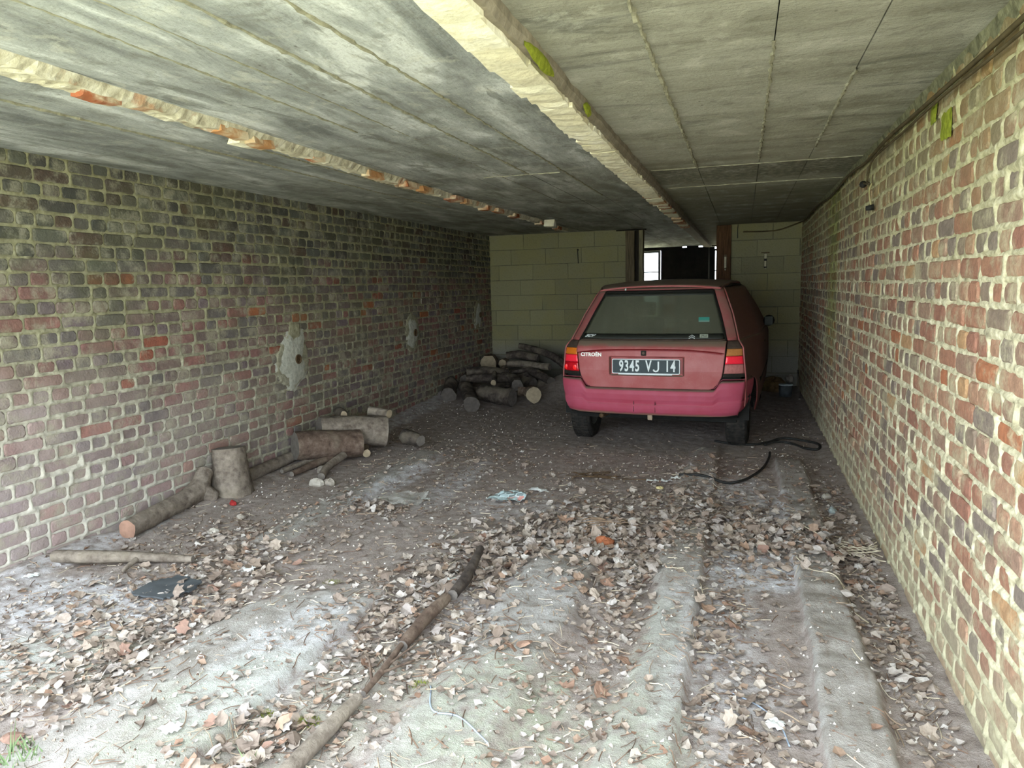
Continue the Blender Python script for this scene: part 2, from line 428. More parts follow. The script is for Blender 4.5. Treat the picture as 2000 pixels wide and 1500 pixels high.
# ------------------------------------------------------------------ ceiling
def ceiling_mat(name, stretch_y):
    m = M(name)
    st = (3.0, .8, 1) if stretch_y else (.55, 2.6, 1)
    P = m.pos(st); n1 = m.noise(1.5, 7, P, .62, .4); n2 = m.noise(26, 6); n3 = m.noise(14, 6, m.pos((1, 7, 1) if not stretch_y else (6, 1.4, 1)), .7)
    n4 = m.noise(1.1, 3); n5 = m.noise(2.3, 6, P, .6, .8)
    if stretch_y: c = m.ramp(n1, [(.34, (122, 126, 128)), (.45, (156, 160, 162)), (.54, (182, 187, 189)), (.62, (222, 226, 228))])
    else: c = m.ramp(n1, [(.30, (134, 133, 122)), (.45, (160, 159, 148)), (.6, (178, 178, 168)), (.75, (196, 197, 188))])
    c = m.mix(m.math('MULTIPLY', m.step(n5, .57, .66), .6), c, (104, 106, 102))
    c = m.mix(m.math('MULTIPLY', m.step(n3, .5, .68), .3), c, (120, 118, 106))
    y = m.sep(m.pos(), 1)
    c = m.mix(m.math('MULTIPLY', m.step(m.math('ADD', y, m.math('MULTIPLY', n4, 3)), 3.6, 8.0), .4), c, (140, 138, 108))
    if not stretch_y:
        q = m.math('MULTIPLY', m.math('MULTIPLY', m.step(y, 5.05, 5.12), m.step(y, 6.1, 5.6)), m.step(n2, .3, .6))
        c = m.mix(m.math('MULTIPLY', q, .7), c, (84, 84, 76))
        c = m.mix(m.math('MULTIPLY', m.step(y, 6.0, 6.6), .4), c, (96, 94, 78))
    v = m.n('ShaderNodeTexVoronoi'); v.inputs['Scale'].default_value = 22; m.l(m.pos((1, .6, 1)), v.inputs['Vector'])
    c = m.mix(m.math('MULTIPLY', m.math('MULTIPLY', m.step(v.outputs['Distance'], .16, .05), m.step(m.noise(3, 2), .56, .62)), .7), c, (76, 74, 62))
    m.col(c); m.set(Roughness=.95); n7 = m.noise(60, 6, m.pos(), .7); n8 = m.noise(5, 8, m.pos(), .7, .5)
    c = m.mix(m.math('MULTIPLY', m.step(n8, .52, .64), .38), c, (104, 102, 90))
    c = m.mix(m.math('MULTIPLY', m.step(n8, .46, .36), .35), c, (214, 214, 204))
    c = m.mix(m.math('MULTIPLY', m.step(n7, .55, .72), .35), c, (98, 96, 84)); m.col(c)
    m.bump(m.math('ADD', m.math('ADD', n2, n3), n7), .7, .008)
    return m.m
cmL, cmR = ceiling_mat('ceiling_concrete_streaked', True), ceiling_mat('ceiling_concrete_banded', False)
ceil = empty('ceiling'); tag(ceil, kind='structure')
box('slab_core', XL-.25, XR+.25, Y0, YF+.2, ZC+.03, ZC+.26, cmL, ceil)
lines = [XL, -2.75, -2.47, -2.2, -1.805, -1.415, -1.17, -.72, -.31, .08, .38, XR]
cuts = {0: [3.3, 6.6], 1: [3.9], 2: [5.2], 3: [2.6, 6.0], 4: [4.82, 8.2], 5: [4.84], 6: [4.8], 7: [5.07, 6.0], 8: [2.56, 5.09, 6.1], 9: [2.56, 5.12, 6.15], 10: [3.6, 6.3]}
for i in range(len(lines)-1):
    yy_ = [Y0]+cuts[i]+[YF+.05]
    for j in range(len(yy_)-1):
        x0, x1, y0, y1 = lines[i]+.002, lines[i+1]-.002, yy_[j]+.002, yy_[j+1]-.002
        nx, ny = max(4, int((x1-x0)/.09)), max(6, int((y1-y0)/.12))
        gx = np.linspace(x0, x1, nx); gy = np.linspace(y0, y1, ny); A, B = np.meshgrid(gx, gy, indexing='ij')
        off = random.uniform(-.0015, .0015)
        zz = ZC+off+.004*fbm(A, B, .6, 3, 12)
        V = np.stack([A, B, zz], -1).reshape(-1, 3); F = [tuple(q) for q in grid_faces(nx, ny)[:, ::-1]]
        rim = [(a, 0) for a in range(nx)]+[(nx-1, b) for b in range(1, ny)]+[(a, ny-1) for a in range(nx-2, -1, -1)]+[(0, b) for b in range(ny-2, 0, -1)]
        lo = [V[a*ny+b] for a, b in rim]; n0 = len(V); k = len(lo)
        V = np.concatenate([V, lo, [(p[0], p[1], ZC+.04) for p in lo]]); F += [(n0+q, n0+(q+1) % k, n0+k+(q+1) % k, n0+k+q) for q in range(k)]
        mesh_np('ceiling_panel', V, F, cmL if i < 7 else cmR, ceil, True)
# squeezed-out grout ridges along the board joints
gr = simple('grout_ridge', (150, 148, 130), .95, .3, 40, .8, .005)
def ridge(x, y0, y1, w=.008, d=.006, ax=1, rough=.5, mat=None, name='joint_ridge', parent=None):
    n = max(6, int((y1-y0)/.03)); V = []; F = []
    for i in range(n):
        t = y0+(y1-y0)*i/(n-1); ww = w*(1+random.uniform(-rough, rough)); dd = d*(.5+random.random()); jx = random.uniform(-.004, .004)
        for a, z in ((-ww, .004), (-ww*.5, -dd), (ww*.6, -dd*random.uniform(.6, 1)), (ww, .004)):
            V.append((x+jx+a, t, ZC+z) if ax == 1 else (t, x+jx+a, ZC+z))
    for i in range(n-1):
        for k in range(3): F.append((i*4+k, i*4+k+1, (i+1)*4+k+1, (i+1)*4+k))
    return mesh_np(name, V, F, mat or gr, parent or ceil, False)
ridge(-2.75, 1.2, 6.5, .006, .006); ridge(-2.49, 3.1, 5.2, .005, .006); ridge(-1.805, 1.3, 3.2, .006, .005)
ridge(-1.415, 1.3, 4.8, .007, .008); ridge(-1.17, 1.4, 6.2, .007, .006); ridge(-.31, 1.5, 5.05, .008, .014); ridge(.08, 2.56, 4.9, .007, .008)
ridge(.38, 3.0, 4.6, .006, .008); ridge(5.08, -.62, .7, .006, .004, 0); ridge(6.05, -.6, .7, .006, .004, 0); ridge(4.83, -1.75, -1.2, .007, .006, 0)
ridge(-1.62, 1.4, 6.6, .004, .003)

# remnants of partition walls left under the ceiling
def palebrick(name, cols):
    m = M(name); t = m.n('ShaderNodeObjectInfo').outputs['Random']; n1 = m.noise(30, 6); n2 = m.noise(8, 5)
    c = m.ramp(t, cols, 'CONSTANT'); c = m.mix(m.math('MULTIPLY', m.step(n2, .42, .62), .7), c, (226, 218, 190)); c = m.mix(m.math('MULTIPLY', m.step(n1, .5, .75), .3), c, (160, 152, 124))
    m.col(c); m.set(Roughness=.95); m.bump(m.math('ADD', n1, n2), .8, .008); return m.m
pb = palebrick('mortared_brick', [(0, (232, 228, 206)), (.4, (222, 216, 192)), (.85, (238, 234, 216))])
rb = palebrick('broken_red_brick', [(0, (168, 104, 68)), (.4, (154, 92, 64)), (.8, (182, 134, 92))])
conc = simple('beam_concrete', (140, 132, 118), .95, .25, 18, .8, .012)
def moss_mat():
    m = M('yellow_green_moss'); n = m.noise(40, 4); m.col(m.ramp(n, [(.3, (112, 122, 30)), (.7, (158, 168, 56))])); m.bump(n, .6, .01); return m.m
mossm = moss_mat()
t1 = empty('trim_1'); tag(t1, kind='structure', label=None)
# concrete backing with a rough right cheek
y = np.arange(Y0, 15.4, .05); V = []; F = []
for i, q in enumerate(y):
    a = -.805+.012*fbm(np.array([q]), np.array([1.]), .25, 3, 3)[0]; b = -.64+.010*fbm(np.array([q]), np.array([5.]), .12, 3, 6)[0]
    dz = .045 + .008*fbm(np.array([q]), np.array([9.]), .2, 3, 6)[0]
    for (x_, z_) in ((a, ZC+.01), (a+.008, ZC-dz*.8), (-.72, ZC-dz), (b-.012, ZC-dz), (b, ZC-dz*.55), (b+.006*random.random(), ZC+.01)): V.append((x_, q, z_))
for i in range(len(y)-1):
    for k in range(5): F.append((i*6+k, i*6+k+1, (i+1)*6+k+1, (i+1)*6+k))
mesh_np('concrete_bedding', V, F, conc, t1)
def rough_block(x0, x1, y0, y1, z0, z1, mat, parent, name='brick', j=.006, tilt=0):
    nx, ny = 4, 3; V = []; F = []
    for lay, z in ((0, z1), (1, z0)):
        for i in range(nx):
            for k in range(ny):
                e = (i in (0, nx-1)) or (k in (0, ny-1))
                V.append((x0+(x1-x0)*i/(nx-1)+random.uniform(-j, j), y0+(y1-y0)*k/(ny-1)+random.uniform(-j, j)*.6,
                          z+(random.uniform(-.003, .003)+(.007 if e else 0) + tilt*(k-1) if lay else 0)))
    g = lambda l, i, k: l*nx*ny+i*ny+k
    for i in range(nx-1):
        for k in range(ny-1): F.append((g(1, i, k), g(1, i, k+1), g(1, i+1, k+1), g(1, i+1, k)))
    for i in range(nx-1):
        F.append((g(0, i, 0), g(1, i, 0), g(1, i+1, 0), g(0, i+1, 0))); F.append((g(0, i, ny-1), g(0, i+1, ny-1), g(1, i+1, ny-1), g(1, i, ny-1)))
    for k in range(ny-1):
        F.append((g(0, 0, k), g(0, 0, k+1), g(1, 0, k+1), g(1, 0, k))); F.append((g(0, nx-1, k), g(1, nx-1, k), g(1, nx-1, k+1), g(0, nx-1, k+1)))
    return mesh_np(name, V, F, mat, parent)
q = Y0
while q < 9.6:
    L = random.uniform(.10, .13) if q > 2.4 else random.uniform(.2, .26)
    L = min(L, .24)
    miss = q > 6.6 and random.random() < .35
    if not miss:
        w = .0 if q < 6.4 else random.uniform(0, .03)
        rough_block(-.80+w+random.uniform(-.008, .008), -.668+random.uniform(-.006, .006), q+.001, q+L-.001, ZC-.066-random.uniform(0, .008), ZC-.03, rb if (q > 6 and random.random() < .35) else pb, t1, tilt=random.uniform(-.005, .001))
    q += L
for (yy_, L, zc_) in ((2.16, .36, ZC-.042), (3.0, .14, ZC-.035)):
    V = []; F = []
    for i in range(9):
        for k in range(5):
            bulge = .013*math.sin(PI*i/8)**.6*math.sin(PI*k/4)**.6
            V.append((-.637+bulge-.004+.005*(i % 2)*random.random(), yy_+L*i/8, zc_+(k/4-.5)*.06*math.sin(PI*(i+.6)/9.2)))
    for i in range(8):
        for k in range(4): F.append((i*5+k, (i+1)*5+k, (i+1)*5+k+1, i*5+k+1))
    mesh_np('moss_patch', V, F, mossm, t1, True)
t2 = empty('trim_2'); tag(t2, kind='structure')
crumb = M('broken_mortar'); cn = crumb.noise(22, 7); cn2 = crumb.noise(5, 4)
cc = crumb.ramp(cn, [(.3, (158, 150, 130)), (.5, (200, 194, 172)), (.7, (220, 216, 200))]); cc = crumb.mix(crumb.math('MULTIPLY', crumb.step(cn2, .6, .66), .7), cc, (172, 124, 92))
crumb.col(cc); crumb.bump(cn, .9, .012)
yv = np.arange(Y0, 9.5, .03); V = []; F = []
xprof = (-1, -.6, -.2, .2, .6, 1)
for i, q in enumerate(yv):
    wdt = .085-.006*(q-1)+.02*fbm(np.array([q]), np.array([2.]), .25, 3, 41)[0]
    wdt = max(.035, wdt); cx = -2.27 + .02*math.sin(q*.9) - .01*q*0 - .03
    for k, a in enumerate(xprof):
        zz = -.012 + (0 if abs(a) == 1 else -.016-.014*abs(fbm(np.array([q]), np.array([a*3.]), .08, 2, 5)[0])-.01*random.random())
        V.append((cx+a*wdt+random.uniform(-.005, .005), q, ZC+(.006 if abs(a) == 1 else zz)))
for i in range(len(yv)-1):
    for k in range(5): F.append((i*6+k, i*6+k+1, (i+1)*6+k+1, (i+1)*6+k))
mesh_np('broken_mortar', V, F, crumb.m, t2)
for q in (1.35, 2.06, 2.75, 2.98, 3.5, 4.1, 4.62, 4.9, 5.5, 5.75, 6.3, 6.55, 7.1, 8.1, 8.9):
    L = random.uniform(.1, .2)
    rough_block(-2.30-random.uniform(0, .05), -2.25+random.uniform(0, .02), q, q+L, ZC-.05-random.uniform(0, .012), ZC-.015, rb, t2, tilt=random.uniform(-.006, .002))
rough_block(-2.36, -2.30, 2.95, 3.1, ZC-.06, ZC-.015, pb, t2, 'mortar_lump', .012)
rough_block(-2.20, -2.08, 8.05, 8.2, ZC-.09, ZC-.01, pb, t2, 'mortar_lump', .015)
# ragged mortar fillets where wall and ceiling meet on the right
V = []; F = []; yv = np.arange(Y0, 9.8, .05)
for i, q in enumerate(yv):
    r_1 = .012+.02*abs(fbm(np.array([q]), np.array([3.]), .15, 3, 77)[0]); 
    V += [(XR-r_1, q, ZC+.003), (XR-r_1*.5, q, ZC-.012-.018*random.random()), (XR-.002, q, ZC-.03-.03*random.random())]
for i in range(len(yv)-1):
    for k in range(2): F.append((i*3+k, i*3+k+1, (i+1)*3+k+1, (i+1)*3+k))
mesh_np('mortar_fillet', V, F, simple('dark_fillet', (118, 118, 94), .95, .45, 25, .9, .012), wr_root)
for (a, b, c0, c1, col_) in ((3.05, 3.2, 1.93, 2.03, 0), (3.28, 3.37, 2.03, 2.1, 0)):
    o = mesh_np('moss_patch', [(XR-.009-.006*math.sin(PI*i/5)*math.sin(PI*k/3), a+(b-a)*i/5+random.uniform(-.01, .01), c0+(c1-c0)*k/3+random.uniform(-.008, .008)) for i in range(6) for k in range(4)],
            [(i*4+k, i*4+k+1, (i+1)*4+k+1, (i+1)*4+k) for i in range(5) for k in range(3)], mossm, wr_root, True)

# ------------------------------------------------------------------ back wall of concrete blocks
wbk = empty('wall_back'); tag(wbk, kind='structure')
bm_ = M('concrete_block'); t = bm_.n('ShaderNodeObjectInfo').outputs['Random']; n1 = bm_.noise(45, 6); n2 = bm_.noise(3, 4)
c = bm_.ramp(t, [(0, (134, 130, 100)), (.5, (142, 138, 106)), (1, (128, 124, 96))]); c = bm_.mix(bm_.math('MULTIPLY', bm_.step(n2, .4, .65), .4), c, (142, 134, 84))
bz = bm_.sep(bm_.pos(), 2); c = bm_.mix(bm_.step(bz, .75, .35), c, (126, 124, 114))
c = bm_.mix(bm_.math('MULTIPLY', bm_.step(n1, .5, .8), .3), c, (90, 86, 66)); bm_.col(c); bm_.bump(bm_.math('ADD', n1, n2), .8, .008)
jm = simple('block_mortar', (104, 100, 80), .97, .2, 30, .6, .006)
def block_run(x0, x1, seed):
    r = random.Random(seed); z = ZC; k = 0
    box('mortar_core', x0, x1, YB+.006, YB+.2, -.3, ZC, jm, wbk)
    while z > -.1:
        z1 = z-.003; z0 = z-.2225+.007
        x = x0 - (.53*((k*.37) % 1))
        while x < x1:
            a, b = max(x+.004, x0), min(x+.53-.004, x1)
            if b-a > .04:
                d = r.uniform(0, .005); V, F = box_vf(a, b, YB-d, YB+.02, z0, z1)
                V = [(p[0]+r.uniform(-.004, .004), p[1]+r.uniform(-.003, .003)*(p[1] < YB+.01), p[2]+r.uniform(-.003, .003)) for p in V]
                o = mesh_np('concrete_block', V, F, bm_.m, wbk)
            x += .53
        z -= .2225; k += 1
block_run(XL, -1.59, 5); block_run(-.17, XR, 9)

def wood(name, c, ax=2, rough=.85):
    m = M(name); s = [9, 9, 9]; s[ax] = .8
    n = m.noise(6, 6, m.pos(tuple(s)), .6); n2 = m.noise(30, 4)
    c = lin(c); d = tuple(v*.45 for v in c[:3])+(1,); e = tuple(min(1, v*1.3) for v in c[:3])+(1,)
    m.col(m.ramp(n, [(.3, d), (.55, c), (.75, e)])); m.bump(m.math('ADD', n, m.math('MULTIPLY', n2, .3)), .6, .005); m.set(Roughness=rough); return m.m
w_brown, w_pale, w_rust = wood('weathered_brown_wood', (104, 92, 72)), wood('pale_weathered_wood', (136, 128, 100)), wood('dark_stained_post', (92, 66, 44))
d1 = empty('door_1', (0, YB, 0)); tag(d1, kind='structure')
box('jamb', -1.59, -1.465, -.03, .17, 0, ZC-.02, w_brown, d1, .006)
box('jamb', -1.465, -1.40, .05, .17, 0, ZC-.02, wood('dark_wood_and_gap', (46, 40, 32)), d1, .004)  # stands in for the gap between posts, its shade painted as colour
box('jamb', -1.40, -1.345, -.05, .12, 0, ZC-.02, w_pale, d1, .005)
box('head_strip', -1.72, -1.30, -.035, -.005, ZC-.022, ZC-.004, wood('dark_wood_and_gap', (46, 40, 32), 0), d1, .002)
box('jamb', -.36, -.17, -.05, .18, 0, ZC-.01, w_rust, d1, .008)

# far room and its end wall
wf = empty('wall_far', (0, YF, 0)); tag(wf, kind='structure')
dk = simple('dark_grey_wall', (52, 50, 46), .95, .3, 12, .5, .006)  # near-black grey with slight random mottling
box('wall_panel', XL, -2.62, 0, .15, -.3, ZC+.1, dk, wf); box('wall_panel', -.40, XR, 0, .15, -.3, ZC+.1, dk, wf)
for (a, b, n) in ((-2.62, -1.68, 0), (-1.68, -1.25, 1), (-1.155, -.915, 1), (-.825, -.40, 1)):
    z0 = 2.165 if n else 2.145
    box('head_panel', a, b, 0, .15, z0-.02*(1-n), ZC+.1, dk, wf)
box('sill_panel', -2.62, -1.70, 0, .15, -.3, .6, dk, wf)
d2 = empty('door_2', (0, YF, 0)); tag(d2, kind='structure')
dmat = simple('dark_door_board', (40, 39, 36), .8, .3, 10, .3, .003)
k = -1.69
for i in range(7):
    box('door_board', k+.0, k+.1405, .02+.006*(i%2), .055, .03, 2.165, dmat, d2, .003); k += .14
box('door_post', -.71, -.685, -.03, .10, 0, 2.16, wood('pale_post', (128, 126, 118)), d2, .003)
box('door_panel', -.685, -.585, .03, .06, 0, 2.16, dmat, d2)
box('door_rail', -1.6, -.8, -.02, .02, .5, .58, dmat, d2)
w1 = empty('window_1', (0, YF, 0)); tag(w1, kind='structure')
wfm = simple('window_frame_paint', (104, 110, 108), .7, .2, 12, .2, .002)
for v in ((-2.60, -2.55, 0, .08, .6, 2.12), (-1.745, -1.70, 0, .08, .6, 2.12), (-2.55, -1.745, 0, .08, 2.08, 2.12), (-2.55, -1.745, 0, .08, .6, .66), (-2.55, -1.745, .02, .06, 1.66, 1.685)):
    box('window_frame', *v, wfm, w1, .003)
gm = M('window_glass'); gm.set(Roughness=.03, Transmission_Weight=1.0); gm.col((1, 1, 1, 1)); gm.set(IOR=1.0)
# thin clear panes
box('pane', -2.55, -1.745, .036, .040, .66, 1.66, gm.m, w1); box('pane', -2.55, -1.745, .036, .040, 1.685, 2.08, gm.m, w1)
w2 = empty('window_2', (0, YF, 0)); tag(w2, kind='structure')
for v in ((-.585, -.575, 0, .08, .6, 2.12), (-.42, -.40, 0, .08, .6, 2.12), (-.575, -.42, 0, .08, 2.08, 2.12), (-.575, -.42, 0, .08, .6, .64), (-.575, -.42, .02, .06, 1.655, 1.68)):
    box('window_frame', *v, wfm, w2)
box('pane', -.575, -.42, .036, .040, .64, 1.655, gm.m, w2); box('pane', -.575, -.42, .036, .040, 1.68, 2.08, gm.m, w2)
box('sill_panel', -.585, -.40, 0, .15, -.3, .6, dk, wf)

# ------------------------------------------------------------------ tubes, cables
def tube_vf(pts, rad, nv=8, caps=True):
    pts = [Vector(p) for p in pts]; n = len(pts); V = []; F = []
    if not hasattr(rad, '__len__'): rad = [rad]*n
    up = Vector((0, 0, 1)); prev = None
    for i, p in enumerate(pts):
        d = (pts[min(i+1, n-1)]-pts[max(i-1, 0)]).normalized()
        if prev is None:
            a = d.cross(up if abs(d.z) < .9 else Vector((1, 0, 0))).normalized()
        else: a = (prev-d*prev.dot(d)).normalized()
        prev = a; b = d.cross(a)
        for j in range(nv):
            t = 2*PI*j/nv; V.append(tuple(p+(a*math.cos(t)+b*math.sin(t))*rad[i]))
    for i in range(n-1):
        for j in range(nv): F.append((i*nv+j, i*nv+(j+1) % nv, (i+1)*nv+(j+1) % nv, (i+1)*nv+j))
    if caps:
        F.append(tuple(range(nv-1, -1, -1))); F.append(tuple((n-1)*nv+j for j in range(nv)))
    return V, F
def smooth_path(ctrl, n=12):
    P = [Vector(p) for p in ctrl]; P = [P[0]*2-P[1]]+P+[P[-1]*2-P[-2]]; out = []
    for i in range(1, len(P)-2):
        for k in range(n):
            t = k/n; a, b, c, d = P[i-1:i+3]
            out.append(.5*((2*b)+(c-a)*t+(2*a-5*b+4*c-d)*t*t+(3*b-a-3*c+d)*t**3))
    out.append(P[-2]); return out
def cable(name, ctrl, rad, mat, label=None, cat=None, parent=None, n=12, group=None):
    V, F = tube_vf(smooth_path(ctrl, n), rad, 7)
    o = mesh_np(name, V, F, mat, parent, True); return tag(o, label, cat, group)
blk = simple('black_rubber', (38, 38, 36), .6, .3, 30, .1, .001)
oldc = simple('dusty_cable', (84, 74, 52), .8, .35, 12, .3, .002)
wallx = XR-.026
cable('electric_cable', [(wallx, 1.0, 2.10), (wallx, 2.3, 2.095), (wallx-.004, 3.1, 2.105), (wallx, 3.6, 2.12), (wallx-.004, 4.2, 2.13), (wallx, 4.9, 2.12), (wallx-.006, 5.6, 2.14), (wallx, 6.8, 2.12), (wallx-.004, 7.9, 2.155), (wallx-.01, 9.2, 2.13), (wallx-.02, 10.0, 2.16), (.45, 10.13, 2.09), (.25, 10.14, 2.075), (-.02, 10.13, 2.08)], .009, oldc,
      'long dusty cable running under the ceiling along the right brick wall', 'cable')
cable('electric_cable', [(wallx-.004, 1.0, 2.05), (wallx, 2.3, 2.06), (wallx-.006, 3.1, 2.08), (wallx, 3.8, 2.09), (wallx-.01, 4.5, 2.09), (wallx-.006, 4.72, 2.05), (wallx-.01, 4.74, 1.99), (wallx-.012, 4.66, 1.965), (wallx-.014, 4.78, 1.98), (wallx-.014, 4.84, 1.99)], .006, oldc,
      'thin cable hanging down from the right wall top to a black cap', 'cable')
capo = empty('cable_cap', (wallx-.012, 4.88, 1.985)); tag(capo, 'small black cap on the loose end of hanging wall cable', 'cable cap')
v, f = tube_vf([(0, -.03, 0), (0, .0, .004), (0, .03, 0)], [.016, .022, .014], 10); mesh_np('cap_body', v, f, blk, capo, True)
hk = empty('wall_hook', (XR-.02, 4.66, 1.9)); tag(hk, 'pale wire hook with dark stub on right wall below black cap', 'hook')
cable('hook_wire', [(0, .03, .07), (-.012, .02, .03), (-.01, .0, -.02), (-.004, -.01, -.06)], .005, simple('pale_wire', (170, 162, 120), .7), parent=hk)
v, f = tube_vf([(.01, -.012, -.07), (-.03, -.012, -.075)], [.018, .014], 10); mesh_np('stub', v, f, blk, hk, True)
cable('electric_cable', [(-.085, 10.135, 2.18), (-.09, 10.13, 2.1), (-.088, 10.135, 2.0)], .005, blk, 'short dark wire dangling from ceiling beside right door post', 'cable')
# white door-latch pieces
wht = simple('old_white_paint', (196, 190, 160), .6, .15, 40, .2, .001)
def latch(x, yq, lab, broken):
    e = empty('bolt_latch', (x, yq, 1.70)); tag(e, lab, 'latch')
    box('back_plate', -.018, .018, -.012, .0, -.10, .09, w_brown if not broken else dk, e, .003)
    box('bolt', -.013, .013, -.026, -.012, -.085, .06 if not broken else -.01, wht, e, .004)
    if broken: box('bolt', -.016, .016, -.028, -.012, .02, .085, wht, e, .004); box('bracket', -.055, .05, -.02, -.002, .092, .104, rust, e, .002)
    v, f = tube_vf([(0, -.025, -.105), (0, -.04, -.115)], [.008, .008], 8); mesh_np('knob', v, f, wht, e, True)
latch(-.24, YB-.052, 'narrow white bolt latch fixed on the brown door post', False)
latch(.27, YB-.006, 'white bolt latch under a rusty bracket on the block wall', True)
# dark hook in left part of block wall
cable('wall_nail', [(-2.27, YB, 1.93), (-2.27, YB-.03, 1.935), (-2.275, YB-.03, 1.93), (-2.27, YB-.022, 1.74)], .006, blk, 'bent dark nail with hanging wire in the grey block wall', 'nail')

# ------------------------------------------------------------------ car
paint = M('dusty_red_paint')
nrm = paint.n('ShaderNodeNewGeometry').outputs['Normal']; nz = paint.sep(nrm, 2); ny_ = paint.noise(7, 6, paint.pos(obj=True)); nf = paint.noise(160, 3, paint.pos(obj=True))
red = paint.mix(paint.step(ny_, .35, .7), (150, 20, 30), (160, 38, 54))
film = paint.math('ADD', .36, paint.math('MULTIPLY', paint.step(ny_, .3, .75), .22))
c = paint.mix(film, red, (176, 128, 124))
up = paint.step(paint.math('ADD', nz, paint.math('MULTIPLY', paint.math('SUBTRACT', ny_, .5), .25)), .62, .86)
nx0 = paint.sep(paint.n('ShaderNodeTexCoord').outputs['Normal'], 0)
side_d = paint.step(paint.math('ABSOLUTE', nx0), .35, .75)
c = paint.mix(paint.math('MULTIPLY', side_d, .78), c, (70, 58, 48))  # dark sides: dust film plus their unlit tone, both in the colour
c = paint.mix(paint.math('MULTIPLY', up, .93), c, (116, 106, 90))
c = paint.mix(paint.math('MULTIPLY', paint.step(nf, .62, .72), .35), c, (186, 160, 150))
# curved band of cleaner red under the tailgate lip, lip shade painted in
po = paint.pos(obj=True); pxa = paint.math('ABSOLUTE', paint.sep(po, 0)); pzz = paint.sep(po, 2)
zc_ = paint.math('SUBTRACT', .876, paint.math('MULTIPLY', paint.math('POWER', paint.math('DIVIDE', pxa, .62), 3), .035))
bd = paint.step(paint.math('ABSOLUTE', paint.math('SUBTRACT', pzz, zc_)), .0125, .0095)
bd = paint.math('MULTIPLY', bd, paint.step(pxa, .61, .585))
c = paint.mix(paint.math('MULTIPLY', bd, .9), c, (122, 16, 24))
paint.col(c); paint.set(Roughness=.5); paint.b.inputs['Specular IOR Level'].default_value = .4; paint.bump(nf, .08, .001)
bpaint = M('dusty_red_bumper'); ny_ = bpaint.noise(6, 6, bpaint.pos(obj=True)); nz = bpaint.sep(bpaint.n('ShaderNodeNewGeometry').outputs['Normal'], 2)
c = bpaint.mix(bpaint.step(ny_, .3, .7), (158, 34, 62), (168, 60, 86)); c = bpaint.mix(.22, c, (170, 120, 130))
c = bpaint.mix(bpaint.math('MULTIPLY', bpaint.step(nz, .4, .8), .95), c, (104, 92, 80))
pz = bpaint.sep(bpaint.pos(obj=True), 2); c = bpaint.mix(bpaint.math('MULTIPLY', bpaint.step(bpaint.math('ADD', pz, bpaint.math('MULTIPLY', ny_, .05)), .372, .352), .8), c, (140, 118, 96))
bpaint.col(c); bpaint.set(Roughness=.55)
def plain(name, c, rough=.5, spec=.4, **k):
    m = M(name); m.col(c); m.set(Roughness=rough, **k); m.b.inputs['Specular IOR Level'].default_value = spec; return m.m
black_tr = simple('black_plastic', (34, 32, 28), .7, .3, 30, .1, .001)
dusty_black = simple('dusty_black_plastic', (70, 58, 50), .8, .25, 30, .1, .001)
inter = simple('dark_interior', (30, 30, 28), .9, .2, 10, 0)
seatm = simple('seat_fabric', (52, 54, 54), .95, .2, 20, .2, .002)
glassm = M('dusty_glass'); tr = glassm.n('ShaderNodeBsdfTransparent'); tr.inputs[0].default_value = (.62, .68, .62, 1)
gl = glassm.n('ShaderNodeBsdfGlossy'); gl.inputs['Roughness'].default_value = .12; gl.inputs['Color'].default_value = (.8, .85, .85, 1)
gn1 = glassm.noise(3, 5, glassm.pos(obj=True)); gn2 = glassm.noise(220, 2, glassm.pos(obj=True))
glassm.col(glassm.mix(glassm.step(gn2, .6, .72), (100, 102, 86), (120, 118, 100))); glassm.set(Roughness=.8)
mx = glassm.n('ShaderNodeMixShader'); glassm.l(glassm.math('ADD', .45, glassm.math('MULTIPLY', gn1, .3)), mx.inputs[0]); glassm.l(tr.outputs[0], mx.inputs[1]); glassm.l(glassm.b.outputs[0], mx.inputs[2])
mx2 = glassm.n('ShaderNodeMixShader'); mx2.inputs[0].default_value = .06; glassm.l(mx.outputs[0], mx2.inputs[1]); glassm.l(gl.outputs[0], mx2.inputs[2]); glassm.l(mx2.outputs[0], glassm.out.inputs[0])

CAR_RZ = math.radians(-3.6)
car = empty('car', (-.752, 5.93, 0), CAR_RZ)
tag(car, 'dusty dark red hatchback parked with its tail towards the entrance', 'car')
# profile tables (z -> y depth and half width of rear corner)
def tab(z, T): return np.interp(z, [t[0] for t in T], [t[1] for t in T])
T_Y = [(.2, .20), (.30, .10), (.56, .055), (.70, .035), (.84, .035), (.885, .045), (.93, .075), (.955, .105), (1.05, .21), (1.2, .345), (1.36, .49), (1.385, .53), (1.42, .75)]
T_W = [(.2, .74), (.45, .765), (.64, .770), (.89, .745), (.95, .705), (1.16, .64), (1.36, .555), (1.385, .53), (1.42, .46)]
T_H = [(.50, .36), (.545, .49), (.565, .53), (.60, .565), (.65, .592), (.70, .603), (.88, .622), (.95, .622), (1.15, .555), (1.36, .475)]
def rear_y(x, z):
    w = tab(z, T_W); a = np.abs(x)/w
    return tab(z, T_Y) + .045*a**2 + .07*a**9
def patch(name, fn, nu, nv, mat, parent, thick=.004, off=-1, smooth=True, attrs=None):
    u = np.linspace(0, 1, nu); v = np.linspace(0, 1, nv); Uu, Vv_ = np.meshgrid(u, v, indexing='ij')
    P = fn(Uu, Vv_); o = mesh_np(name, np.stack(P, -1), grid_faces(nu, nv), mat, parent, smooth)
    if thick:
        s = o.modifiers.new('s', 'SOLIDIFY'); s.thickness = thick; s.offset = off
    return o
